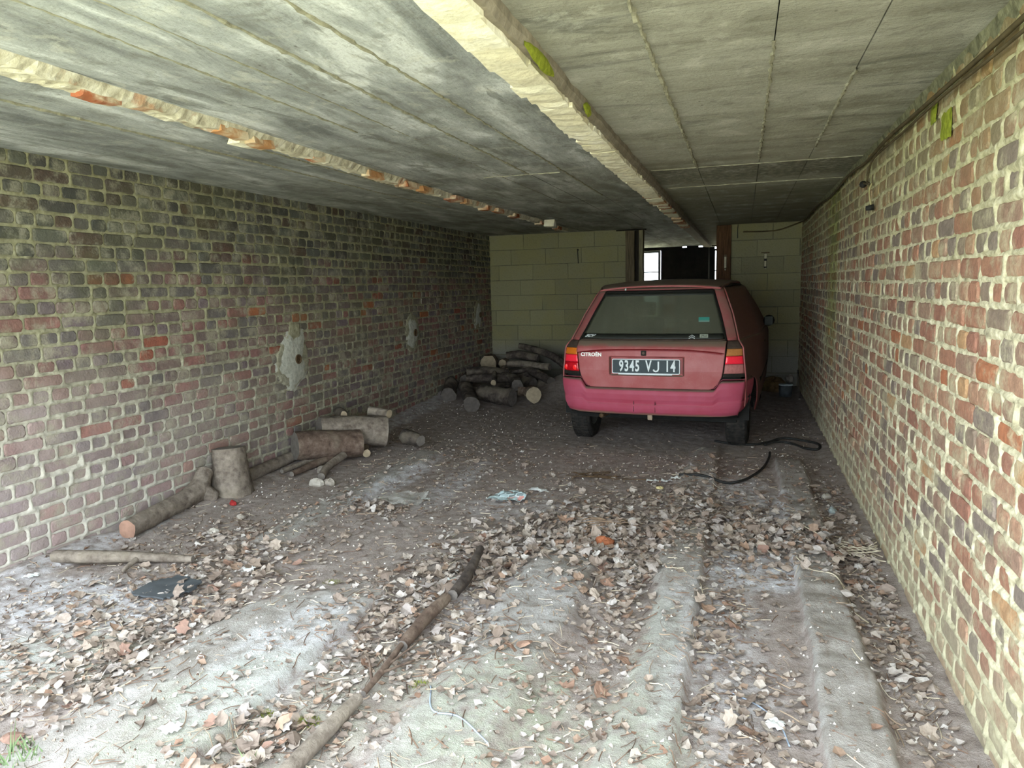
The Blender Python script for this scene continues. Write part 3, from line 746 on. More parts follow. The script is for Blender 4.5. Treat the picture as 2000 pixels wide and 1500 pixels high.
# normal direction: u left->right (x), v up (z) gives normal = x cross z = -y (outwards, towards the rear)
def rear_patch(name, z0, z1, xl, xr, mat, parent, nu=40, nv=20, outs=0, thick=.006, mod=None, edge=None):
    def fn(U, V_):
        z = z0+(z1-z0)*V_
        a, b = xl(z), xr(z); x = a+(b-a)*U
        y = rear_y(x, z)-outs
        if mod: y, z = mod(x, y, z)
        return x, y, z
    return patch(name, fn, nu, nv, mat, parent, thick, -1)
# tailgate lower
def gate_mod(x, y, z):
    m = sst(-.335, -.315, x)*sst(.300, .280, x)*sst(.652, .668, z)*sst(.822, .808, z)
    y = y + .026*m
    zl = .888-.035*(np.abs(x)/.62)**3
    y = y - .030*sst(zl-.014, zl+.002, z)*sst(.96, .895, z)
    return y, z
NZ = 120
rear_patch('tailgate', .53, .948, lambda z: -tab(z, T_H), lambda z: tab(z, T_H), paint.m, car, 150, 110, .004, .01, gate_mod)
rear_patch('rear_window', .956, 1.352, lambda z: -tab(z, T_H)+.012, lambda z: tab(z, T_H)-.012, glassm.m, car, 40, 24, .004, .004)
seal = simple('window_seal', (24, 24, 20), .8, .2, 20, 0)
def strip(name, f0, f1, mat, nu=40, nv=3, parent=car, outs=.006, thick=.006):
    # strip between two curves given as functions t->(x,z)
    def fn(U, V_):
        a = f0(U); b = f1(U); x = a[0]+(b[0]-a[0])*V_; z = a[1]+(b[1]-a[1])*V_
        return x, rear_y(x, z)-outs, z
    return patch(name, fn, nu, nv, mat, parent, thick, 0)
for s in (-1, 1):
    strip('window_seal', lambda t: (s*(tab(.95+.41*t, T_H)-.014), .95+.41*t), lambda t: (s*(tab(.95+.41*t, T_H)+.004), .95+.41*t), seal)
strip('window_seal', lambda t: ((t*2-1)*.61, .948+0*t), lambda t: ((t*2-1)*.61, .962+0*t), dusty_black)
strip('window_seal', lambda t: ((t*2-1)*.478, 1.345+0*t), lambda t: ((t*2-1)*.470, 1.366+0*t), seal)
strip('window_band', lambda t: ((t*2-1)*.60, .962+0*t), lambda t: ((t*2-1)*.592, 1.005+0*t), simple('dark_glass_band', (42, 44, 40), .5, .15, 30, 0), outs=.0065, thick=.001)
strip('window_band', lambda t: ((t*2-1)*.490, 1.318+0*t), lambda t: ((t*2-1)*.476, 1.347+0*t), simple('dark_glass_band', (42, 44, 40), .5, .15, 30, 0), outs=.0065, thick=.001)
# C pillars
orange_red = paint.m
for s in (-1, 1):
    def fn(U, V_, s=s):
        z = .952+(1.40-.952)*V_; a = tab(z, T_H)+.006; b = tab(z, T_W)
        x = s*(a+(b-a)*U); return x, rear_y(x, z), z
    o = patch('rear_pillar', fn, 10, 24, paint.m, car, .01, 1 if s < 0 else -1)
# header above the window
def fn(U, V_):
    z = 1.368+(1.40-1.368)*V_; w = tab(z, T_W); x = (U*2-1)*(w-.0)
    return x, rear_y(x, z)-.004*0, z
patch('roof_edge', fn, 40, 5, paint.m, car, .008)
# side surface
LEN = 3.9
def side_x(y, z, yc):
    w = tab(z, T_W)
    Wm = np.interp(z, [.2, .35, .6, .85, .95, 1.16, 1.385, 1.42], [.80, .835, .85, .845, .82, .735, .615, .52])
    tfr = sst(0, 1.0, y-yc)
    x = w+(Wm-w)*tfr
    return x - .16*sst(2.9, LEN+.1, y)*(1+0*z)
AX = [(.62), (3.05)]
def zlow(y):
    z = np.where(y < .34, .40, .25)
    for a in AX:
        d = np.abs(y-a); z = np.where(d < .325, np.maximum(z, .27+np.sqrt(np.clip(.325**2-d**2, 0, None))), z)
    return z
for s in (-1, 1):
    def fn(U, V_, s=s):
        z0_ = .25
        y = .12+(LEN-.12)*U
        zt = np.interp(y, [0, 2.75, 3.2, LEN], [.945, .945, .86, .66])
        zl = zlow(y); z = zl+(zt-zl)*V_
        yc = rear_y(tab(z, T_W), z); y = yc+(LEN-yc)*U
        zl = zlow(y); zt = np.interp(y, [0, 2.75, 3.2, LEN], [.945, .945, .86, .66]); z = zl+(zt-zl)*V_
        return s*side_x(y, z, yc), y, z
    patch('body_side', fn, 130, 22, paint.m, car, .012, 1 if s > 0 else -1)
    def fn(U, V_, s=s):
        z = .945+(1.40-.945)*V_
        yc = rear_y(tab(z, T_W), z); ye = np.interp(z, [.945, 1.38, 1.4], [2.80, 2.12, 2.1]); y = yc+(ye-yc)*U
        return s*side_x(y, z, yc), y, z
    patch('side_frame', fn, 50, 14, paint.m, car, .012, 1 if s > 0 else -1)
    for (ya, yb) in ((.72, 1.42), (1.47, 2.2)):
        def fn(U, V_, s=s, ya=ya, yb=yb):
            z = .975+(1.33-.975)*V_; lean = (z-.975)
            a = ya+ (.22*lean if ya < 1 else 0); b = yb-(.9*lean if yb > 2 else 0)*1.0
            y = a+(b-a)*U; yc = rear_y(tab(z, T_W), z)
            return s*(side_x(y, z, yc)+.004), y, z
        patch('side_window', fn, 16, 8, glassm.m, car, .004, 1 if s > 0 else -1)
    def fn(U, V_, s=s):
        y = .95+1.75*U; z = .50+.06*V_; yc = .1
        return s*(side_x(y, z, yc)+.012*np.sin(PI*np.clip(V_, .02, .98))), y, z
    patch('side_moulding', fn, 20, 5, black_tr, car, .004, 1 if s > 0 else -1)
    v, f = tube_vf([(s*.82, 1.62, .83), (s*.853, 1.65, .83), (s*.853, 1.78, .83), (s*.82, 1.81, .83)], .010, 8); mesh_np('door_handle', v, f, black_tr, car, True)
    # mirror
    mroot_v, mroot_f = [], []
    V = []; F = []
    for i in range(7):
        a = PI*i/6
        for j in range(12):
            b = 2*PI*j/12; V.append((s*(.875+.06*math.cos(b)*math.sin(a)**.5), 2.36+.07*(-math.cos(a)), 1.00+.06*math.sin(b)*math.sin(a)**.5))
    for i in range(6):
        for j in range(12): F.append((i*12+j, i*12+(j+1) % 12, (i+1)*12+(j+1) % 12, (i+1)*12+j))
    mr = mesh_np('door_mirror', V, F, black_tr, car, True)
    V, F = box_vf(min(s*.835, s*.915), max(s*.835, s*.915), 2.285, 2.292, .955, 1.045)
    mesh_np('mirror_glass', V, F, simple('dusty_mirror', (62, 66, 62), .6, .1, 20, 0), mr)
    # wheel wells
    for a in AX:
        n = 20; V = []; F = []
        for i in range(n+1):
            t = PI*i/n
            for k, xx in enumerate((.80, .52)): V.append((s*xx, a+.335*math.cos(t), .27+.335*math.sin(t)))
        V += [(s*.52, a, .27)]
        for i in range(n): F.append((i*2, i*2+1, i*2+3, i*2+2)); F.append((i*2+1, len(V)-1, i*2+3))
        mesh_np('wheel_arch', V, F, inter, car)
# roof
def fn(U, V_):
    y = .50+(2.15-.50)*V_; x_ = (U*2-1); w = np.interp(y, [.5, .75, 1.2, 1.7, 2.15], [.535, .575, .60, .605, .595])
    x = x_*w; z = np.interp(y, [.5, .6, .9, 1.4, 1.8, 2.15], [1.392, 1.410, 1.440, 1.452, 1.440, 1.398]) - .030*np.abs(x_)**2.5
    z = z - .03*0
    y = y + .045*x_**2*(1-V_)
    return x, y, z
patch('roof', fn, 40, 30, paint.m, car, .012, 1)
cable('roof_gutter', [(.52, .56, 1.378), (.572, .85, 1.393), (.60, 1.3, 1.402), (.602, 1.8, 1.395), (.60, 2.1, 1.372)], .010, black_tr, parent=car)
cable('roof_gutter', [(-.52, .56, 1.378), (-.572, .85, 1.393), (-.60, 1.3, 1.402), (-.602, 1.8, 1.395), (-.60, 2.1, 1.372)], .010, black_tr, parent=car)
# windscreen, bonnet, front
def fn(U, V_):
    z = .945+(1.395-.945)*V_; x_ = U*2-1; w = np.interp(z, [.945, 1.39], [.72, .60]); y = 2.85-.72*V_ - .08*x_**2
    return x_*w, y, z
patch('windscreen', fn, 20, 12, glassm.m, car, .004, 1)
def fn(U, V_):
    x_ = U*2-1; y = 2.80+(LEN-2.80)*V_; w = .80-.13*V_; z = np.interp(y, [2.8, 3.2, 3.7, LEN], [.95, .90, .78, .68]) - .05*x_**2*0
    return x_*w, y - .06*x_**2*V_, z
patch('bonnet', fn, 20, 16, paint.m, car, .01, 1)
def fn(U, V_):
    x_ = U*2-1; z = .26+(.68-.26)*V_; return x_*.70, LEN+.02-.06*x_**2-.05*np.abs(V_-.4), z
patch('front_bumper', fn, 20, 8, bpaint.m, car, .01, 1)
# inner shell behind rear panels
def fn(U, V_):
    z = .30+(.945-.30)*V_; w = tab(z, T_W)-.03; x = (U*2-1)*w; return x, rear_y(x, z)+.034, z
patch('inner_panel', fn, 30, 16, inter, car, .004)
for s in (-1, 1):
    def fn(U, V_, s=s):
        z = .945+(1.38-.945)*V_; a = tab(z, T_H)-.02; b = tab(z, T_W)-.02; x = s*(a+(b-a)*U); return x, rear_y(x, z)+.03, z
    patch('inner_panel', fn, 8, 12, inter, car, .004)
box('parcel_shelf', -.60, .60, .24, .66, .90, .915, inter, car)
for x0 in (-.56, .02):
    box('rear_seat', x0, x0+.54, .70, .82, .45, .98, seatm, car, .03)
for x0 in (-.55, .11):
    box('front_seat', x0, x0+.44, 1.55, 1.68, .45, 1.08, seatm, car, .04); box('headrest', x0+.1, x0+.34, 1.56, 1.64, 1.10, 1.24, seatm, car, .03)
box('underbody', -.70, .70, .30, 3.6, .24, .34, inter, car, .01)
v, f = tube_vf([(-.62, .62, .27), (.62, .62, .27)], .03, 10); mesh_np('rear_axle', v, f, rust, car, True)
box('spare_wheel_cradle', -.30, .22, .20, .5, .265, .31, inter, car, .02)
v, f = tube_vf(smooth_path([(-.42, .10, .292), (-.40, .25, .29), (-.36, .5, .28)], 6), .02, 10); mesh_np('exhaust_pipe', v, f, rust, car, True)
box('tow_bracket', -.01, .03, .075, .1, .275, .33, simple('pale_dirt', (150, 132, 112), .9), car, .004)
# bumper
def bump_plan(x, z):   # returns y outer
    k = np.abs(x)/.79; return .0+.045*k**2+.075*k**10
zz_ = np.array([.318, .325, .36, .40, .445, .452, .50, .56, .60, .618, .625]); yy_b = np.array([.10, .045, .018, .008, .003, .022, .006, .0, .006, .02, .06])
def fn(U, V_):
    t = U*2-1
    x = np.sign(t)*np.minimum(np.abs(t)*1.16, 1)*.772
    extra = np.clip(np.abs(t)*1.16-1, 0, 1)/.16*.30
    zt = .553+.075*sst(.53, .60, np.abs(x))
    z = .318+(zt-.318)*V_
    prof = np.interp(V_, (zz_-.318)/(.625-.318), yy_b)
    sc = np.interp(V_, [0, .3, 1], [.93, .965, 1.0]); xx = x*sc
    y = bump_plan(x, z)+prof+extra
    xx = xx + np.sign(t)*np.minimum(extra, .3)*.20
    xx = xx - np.sign(t)*prof*(extra > 0)*.5
    # licence-plate centre grooves
    z = z + .012*sst(.62, .78, np.abs(x))*(1-V_)
    return xx, y, z
bp = patch('bumper', fn, 160, 40, bpaint.m, car, .008)
def fn2(U, V_):      # ledge
    t = U*2-1; x = t*.772; zt = .553+.075*sst(.53, .60, np.abs(x)); return x, bump_plan(x, zt)+.055+.06*V_*(1-.4*np.abs(t)), zt+.004+0*V_
patch('bumper_ledge', fn2, 90, 4, bpaint.m, car, .004, 1)
for gx_ in (-.115, .065):
    box('bumper_joint', gx_-.0015, gx_+.0015, .006, .03, .355, .445, black_tr, car)
# tail lights
amber = simple('amber_lens', (206, 112, 30), .3, .12, 90, .3, .001, spec=.5); reflect = simple('red_reflector', (255, 44, 66), .2, .12, 120, .3, .001, spec=.6)  # reflector red kept bright to carry camera-flash return in its colour
redl = simple('red_lens', (190, 14, 30), .25, .2, 70, .3, .001, spec=.6); greyl = simple('dusty_clear_lens', (170, 108, 104), .4, .15, 60, .3, .001)
amber2 = simple('dusty_amber_lens', (176, 118, 66), .4, .12, 90, .3, .001)
for s in (-1, 1):
    tl = empty('tail_light'); tl.parent = car
    tl['label'] = 'left rear light with red lower lens' if s < 0 else 'right rear light with pale lower lens'
    def lens(name, za, zb, mat, outs=.004):
        def fn(U, V_):
            z = za+(zb-za)*V_; a = tab(z, T_H)+.008; b = tab(z, T_W)
            x = a+(b-a)*U if s > 0 else -(b+(a-b)*U)
            return x, rear_y(x, z)-outs*np.minimum(1, 8*np.minimum(np.minimum(U, 1-U)+.03, np.minimum(V_, 1-V_)+.05)), z
        return patch(name, fn, 16, 8, mat, tl, .012, -1)
    lens('lamp_cap', .890, .948, dusty_black, .001)
    lens('amber_lens', .828, .886, amber if s < 0 else amber2); lens('reflector', .762, .826, reflect); lens('lower_lens', .683, .760, redl if s < 0 else greyl)
    if s < 0:
        for bx in (-.735, -.645):
            V = [(bx, rear_y(bx, .715)-.009, .715)]+[(bx+.02*math.cos(2*PI*i/14), rear_y(bx, .715)-.0062, .715+.022*math.sin(2*PI*i/14)) for i in range(14)]
            mesh_np('bulb_spot', V, [(0, 1+(i+1) % 14, 1+i) for i in range(14)], simple('bright_red_lens', (255, 40, 40), .2, .05, 50, 0), tl)
    lens('lamp_base', .655, .681, black_tr, .0)
# lettering
def text_mesh(name, txt, size, mat, parent, xs_=1.0, shear=0, bold=0, ext=.0015, align='CENTER', spacing=1.0):
    cu = bpy.data.curves.new(name, 'FONT'); cu.body = txt; cu.size = size; cu.extrude = ext; cu.align_x = align; cu.align_y = 'CENTER'; cu.offset = bold; cu.shear = shear; cu.resolution_u = 3
    cu.space_character = spacing
    ob = bpy.data.objects.new(name, cu); COL.objects.link(ob)
    bpy.context.view_layer.update()
    dg = bpy.context.evaluated_depsgraph_get(); me = bpy.data.meshes.new_from_object(ob.evaluated_get(dg))
    bpy.data.objects.remove(ob)
    me.materials.clear(); me.materials.append(mat)
    o = bpy.data.objects.new(name, me); COL.objects.link(o); o.parent = parent; o.scale = (xs_, 1, 1)
    return o
def slope(x, z):
    e = .01; return math.atan2(rear_y(x, z+e)-rear_y(x, z-e), 2*e), math.atan2(rear_y(x+e, z)-rear_y(x-e, z), 2*e)
def on_rear(o, x, z, out):
    a, b = slope(x, z)
    o.rotation_euler = (PI/2-a, 0, b); o.location = (x, rear_y(x, z)-out, z)
chrome = plain('chrome_letters', (.85, .84, .80, 1), .35, Metallic=.3)
white_p = simple('white_print', (214, 222, 222), .6, .05, 40, 0)
b = text_mesh('badge', 'CITROËN', .043, chrome, car, 1.0, 0, .0013, .002, spacing=1.05); on_rear(b, -.49, .832, .014)
b['label'] = 'silver maker lettering badge'
bb = b.dimensions.x
pl = empty('number_plate'); pl.parent = car; on_rear(pl, -.018, .738, 0); pl.location.y = rear_y(-.018, .738)-.006; pl.rotation_euler = (PI/2, 0, 0)
platem = simple('plate_black', (50, 62, 66), .5, .1, 60, 0)
def rrect(w, h, r, z0, z1, n=5):
    P = []
    for cx, cy, a0 in ((w/2-r, h/2-r, 0), (-w/2+r, h/2-r, PI/2), (-w/2+r, -h/2+r, PI), (w/2-r, -h/2+r, 1.5*PI)):
        for i in range(n+1): a = a0+PI/2*i/n; P.append((cx+r*math.cos(a), cy+r*math.sin(a)))
    m = len(P); V = [(p[0], p[1], z0) for p in P]+[(p[0], p[1], z1) for p in P]
    return V, [tuple(range(m, 2*m)), tuple(range(m-1, -1, -1))]+[(i, (i+1) % m, m+(i+1) % m, m+i) for i in range(m)]
v, f = rrect(.568, .124, .012, 0, .006); mesh_np('plate_border', v, f, white_p, pl)
v, f = rrect(.556, .112, .009, .0062, .0068); mesh_np('plate_face', v, f, platem, pl)
v, f = box_vf(-.23, .22, -.070, -.060, 0, .008); mesh_np('plate_edge', v, f, white_p, pl)
for tx, cx in (('9345', -.136), ('V', .026), ('14', .205)):
    o = text_mesh('plate_lettering', tx, .128, white_p, pl, .60 if tx != '14' else .62, 0, .0034, .0008, spacing=1.18); o.location = (cx, 0, .0078)
jp = [(.030, .043), (.030, -.020), (.024, -.035), (.010, -.041), (-.004, -.037), (-.011, -.024)]
V = []; F = []
for i, (a, b_) in enumerate(jp):
    p0 = jp[max(i-1, 0)]; p1 = jp[min(i+1, len(jp)-1)]; dx, dy = p1[0]-p0[0], p1[1]-p0[1]; q = math.hypot(dx, dy); nx_, ny2 = -dy/q*.0065, dx/q*.0065
    V += [(a+nx_, b_+ny2, 0), (a-nx_, b_-ny2, 0)]
for i in range(len(jp)-1): F.append((2*i, 2*i+1, 2*i+3, 2*i+2))
o = mesh_np('plate_lettering', V, F, white_p, pl); o.location = (.078, .001, .0083)
sm_ = o.modifiers.new('s', 'SOLIDIFY'); sm_.thickness = .001
lk = box('tailgate_lock', -.022, .022, -.006, .004, -.022, .022, black_tr, car, .004); lk.location = (-.035, rear_y(-.035, .850)-.008, .850)
v, f = tube_vf([(-.035, rear_y(-.035, .85)-.017, .85), (-.035, rear_y(-.035, .85)-.010, .85)], [.011, .013], 12); mesh_np('lock_barrel', v, f, simple('dull_metal', (110, 92, 80), .5, .2, 30, 0), car, True)
# stickers on the glass
def sticker(name, w, h, x, z, mat, lab):
    v, f = rrect(w, h, .004, 0, .001); o = mesh_np(name, v, f, mat, car); on_rear(o, x, z, .010); o['label'] = lab; return o
tealm = M('teal_sticker'); gx_ = tealm.sep(tealm.pos(obj=True), 1); tealm.col(tealm.ramp(tealm.step(gx_, -.02, .0), [(0, (120, 146, 136)), (1, (58, 140, 128))]))
sticker('sticker', .088, .052, .425, 1.115, tealm.m, 'faded teal sticker')
gs = sticker('sticker', .066, .040, .440, .986, simple('grey_sticker', (164, 172, 156), .7, .08, 40, 0), 'pale grey sticker with small dark print')
for (xa, xb, ya, yb) in ((-.020, .004, .004, .010), (.012, .026, .004, .008), (-.022, -.012, -.014, -.008), (-.006, .026, -.012, -.009), (-.006, .026, -.004, -.002)):
    v, f = box_vf(xa, xb, ya, yb, .001, .0014); mesh_np('sticker_print', v, f, black_tr, gs)
ch = empty('emblem'); ch.parent = car; on_rear(ch, .345, .984, .010); ch['label'] = 'white double chevron emblem'
V = []; F = []
for k, y0_ in enumerate((0, -.020)):
    n = len(V); w = .024
    V += [(-w, y0_-.012, .001), (0, y0_+.010, .001), (w, y0_-.012, .001), (w, y0_-.004, .001), (0, y0_+.018, .001), (-w, y0_-.004, .001)]
    F += [(n, n+1, n+4, n+5), (n+1, n+2, n+3, n+4)]
mesh_np('chevron', V, F, white_p, ch)
st_ = text_mesh('sticker_lettering', 'SCV', .040, white_p, car, 1.15, .5, .0022, .0004); on_rear(st_, -.535, .986, .012)
v, f = tube_vf([(-.28, .47, 1.387), (-.28, .455, 1.372)], [.006, .008], 8); mesh_np('wash_nozzle', v, f, white_p, car, True)
# wheels
tyre_m = M('dusty_tyre'); tn = tyre_m.noise(25, 5); tyre_m.col(tyre_m.ramp(tn, [(.35, (26, 26, 25)), (.7, (54, 50, 45))])); tyre_m.bump(tn, .4, .004); tyre_m.set(Roughness=.9)
rim_m = simple('dull_steel_rim', (104, 102, 94), .6, .2, 20, .1, .001, metal=.3)
def lathe_x(prof, n=40, flat=None):
    V = []; F = []; m = len(prof)
    for i in range(n):
        a = 2*PI*i/n
        for (x, r) in prof:
            z = r*math.sin(a)
            if flat is not None: z = max(z, -flat)
            V.append((x, r*math.cos(a), z))
    for i in range(n):
        for k in range(m-1): F.append((i*m+k, i*m+k+1, ((i+1) % n)*m+k+1, ((i+1) % n)*m+k))
    return V, F
for s in (-1, 1):
    for a in AX:
        wh = empty('wheel', (s*.690, a, .278)); wh.parent = car
        if a < 1: wh['label'] = 'left rear wheel' if s < 0 else 'right rear wheel'
        W_ = .092
        v, f = lathe_x([(-.072, .165), (-.088, .20), (-W_, .245), (-.078, .279), (-.06, .287), (-.02, .289), (.02, .289), (.06, .287), (.078, .279), (W_, .245), (.088, .20), (.072, .165)], 48, .272)
        mesh_np('tyre', v, f, tyre_m.m, wh, True)
        # tread blocks
        V = []; F = []
        for i in range(56):
            t = 2*PI*(i+.5)/56
            for k, xc in enumerate((-.056, -.018, .018, .056)):
                n = len(V); r0, r1 = .280, .2925; tt = t+(.02 if k % 2 else 0)
                for (dx, dt, rr) in ((-.015, -.038, r1), (.015, -.038, r1), (.015, .038, r1), (-.015, .038, r1), (-.015, -.038, r0), (.015, -.038, r0), (.015, .038, r0), (-.015, .038, r0)):
                    z = rr*math.sin(tt+dt); V.append((xc+dx, rr*math.cos(tt+dt), max(z, -.276)))
                F += [(n, n+1, n+2, n+3), (n, n+4, n+5, n+1), (n+1, n+5, n+6, n+2), (n+2, n+6, n+7, n+3), (n+3, n+7, n+4, n)]
        tr_ = mesh_np('tread', V, F, tyre_m.m, wh); tr_['kind'] = 'stuff'
        v, f = lathe_x([(.05*s, .0), (.05*s, .06), (.03*s, .10), (.06*s, .15), (.075*s, .166), (-.0*s, .160), (-.072*s, .168)], 32); mesh_np('rim', v, f, rim_m, wh, True)

# ------------------------------------------------------------------ logs
def bark_mat(name, a, b, c3, sc=18):
    m = M(name); n = m.noise(sc, 7, m.pos((1, 1, 1), True), .65); n2 = m.noise(4, 4, m.pos(obj=True))
    c = m.ramp(n, [(.3, a), (.52, b), (.72, c3)]); c = m.mix(m.math('MULTIPLY', m.step(n2, .5, .65), .3), c, (150, 140, 120)); m.col(c); m.bump(n, .9, .012); m.set(Roughness=.95); return m.m
bark_grey = bark_mat('grey_bark', (84, 74, 64), (124, 114, 102), (148, 138, 124))
bark_dark = bark_mat('dark_bark', (44, 38, 34), (72, 64, 58), (98, 90, 82))
bark_brown = bark_mat('brown_bark', (66, 52, 44), (100, 84, 72), (128, 112, 98))
cut_m = simple('sawn_wood', (150, 136, 112), .9, .2, 25, .3, .002); cut_g = simple('greyed_sawn_wood', (112, 106, 98), .9, .2, 25, .3, .002); cut_d = simple('dark_sawn_wood', (92, 86, 80), .9, .25, 25, .3, .002); cut_r = simple('reddish_sawn_wood', (150, 118, 100), .9, .2, 25, .3, .002)
def log_vf(pts, rad, nv=14, n=6, rough=.06, seed=1):
    P = smooth_path(pts, n); m = len(P)
    if not hasattr(rad, '__len__'): rad = [rad, rad]
    R_ = np.interp(np.linspace(0, 1, m), np.linspace(0, 1, len(rad)), rad)
    V, F = tube_vf(P, list(R_), nv, False)
    r = random.Random(seed); lump = [r.uniform(-rough, rough) for _ in range(nv)]
    V2 = []
    for i in range(m):
        for j in range(nv):
            p = Vector(V[i*nv+j]); c0 = P[i]; s_ = 1+lump[j]+r.uniform(-rough, rough)*.6
            V2.append(tuple(c0+(p-c0)*s_))
    return V2, F, m, nv
def log(name, pts, rad, bark, cutm, label, cat='log', nv=14, seed=None, stubs=(), group=None, rough=.06):
    seed = seed or random.randrange(9999)
    base = Vector(pts[0]); pts = [Vector(p)-base for p in pts]
    V, F, m, nv = log_vf(pts, rad, nv, 6, rough, seed)
    parts = [(V, F)]
    for (p0, p1, ra, rb_) in stubs:
        v, f, m2, n2 = log_vf([Vector(p0)-base, (Vector(p0)+Vector(p1))/2-base, Vector(p1)-base], [ra, rb_], 8, 3, .08, seed+1)
        parts.append((v, f+[tuple((m2-1)*n2+j for j in range(n2))]))
    v, f = join_vf(parts)
    o = mesh_np(name, v, f, bark, None, True); o.location = base
    tag(o, label, cat, group)
    for ring in (0, m-1):
        c0 = sum((Vector(V[ring*nv+j]) for j in range(nv)), Vector())/nv
        vv = [tuple(c0)]+[V[ring*nv+j] for j in range(nv)]
        ff = [(0, 1+j, 1+(j+1) % nv) for j in range(nv)]
        if ring == 0: ff = [q[::-1] for q in ff]
        mesh_np('cut_end', vv, ff, cutm, o)
    return o
F0 = fz
# near left items
log('forked_log', [(-3.42, 3.12, .065), (-3.46, 3.35, .07), (-3.50, 3.62, .075), (-3.52, 3.80, .10), (-3.55, 3.93, .20)], [.055, .058, .06, .068, .055], bark_grey, cut_r,
    'grey bent log with a raised forked end lying along the left wall', stubs=[((-3.52, 3.80, .11), (-3.46, 3.90, .03), .058, .05)])
o = log('stump', [(-3.465, 4.08, -.02), (-3.47, 4.085, .10), (-3.47, 4.09, .20), (-3.48, 4.10, .335)], [.150, .128, .116, .108], bark_grey, cut_g,
        'upright grey tree stump standing beside the left brick wall', 'stump', 22, 5)
log('log', [(-3.47, 4.86, .175), (-3.36, 5.0, .16), (-3.24, 5.14, .14), (-3.11, 5.28, .125)], [.115, .12, .115, .115], bark_brown, cut_g,
    'thick dark log in front of the small stack by the left wall', 'log', 18, 8)
log('log', [(-3.46, 5.20, .24), (-3.26, 5.40, .21), (-3.02, 5.58, .17)], [.12, .13, .14], bark_grey, cut_g,
    'thickest pale log at the back of the small stack by left wall', 'log', 18, 12)
log('log', [(-3.50, 5.60, .33), (-3.42, 5.52, .335), (-3.34, 5.42, .345)], [.05, .045, .03], bark_dark, cut_m, 'short dark log with white cut end on top of small stack', 'log', 10, 13)
log('log', [(-3.22, 5.66, .34), (-3.12, 5.66, .33), (-3.0, 5.62, .325)], [.045, .04, .038], bark_grey, cut_m, 'small pale wood piece resting on top of thickest pale log', 'log', 10, 14)
log('log', [(-2.90, 5.72, .10), (-2.78, 5.66, .10), (-2.70, 5.62, .09)], [.07, .06, .05], bark_dark, cut_g, 'short grey log stub at far right end of small stack', 'log', 10, 15)
log('stick', [(-3.16, 5.45, .06), (-3.08, 5.30, .05), (-3.03, 5.24, .05)], [.035, .035, .035], bark_brown, cut_m, 'stick with round pale cut end beside the thick dark log', 'stick', 10, 16)
log('stick', [(-3.52, 4.28, .06), (-3.55, 4.7, .065), (-3.56, 5.12, .07)], [.05, .048, .045], bark_grey, cut_g, 'straight grey stick along wall base between stump and stack', 'stick', 10, 17)
log('stick', [(-3.42, 4.60, .035), (-3.40, 4.85, .04), (-3.36, 5.08, .05)], [.018, .024, .028], bark_grey, cut_g, 'thin split stick on ground left of the stack', 'stick', 8, 18)
log('stick', [(-3.30, 4.56, .03), (-3.30, 4.85, .035), (-3.24, 5.1, .05)], [.02, .03, .03], bark_brown, cut_g, 'flat weathered stick poking from under the stack', 'stick', 8, 19)
log('stick', [(-3.03, 4.55, .03), (-3.10, 4.75, .05), (-3.12, 5.02, .08)], [.028, .03, .032], bark_grey, cut_g, 'stick leaning out of the stack towards two stones', 'stick', 9, 20)
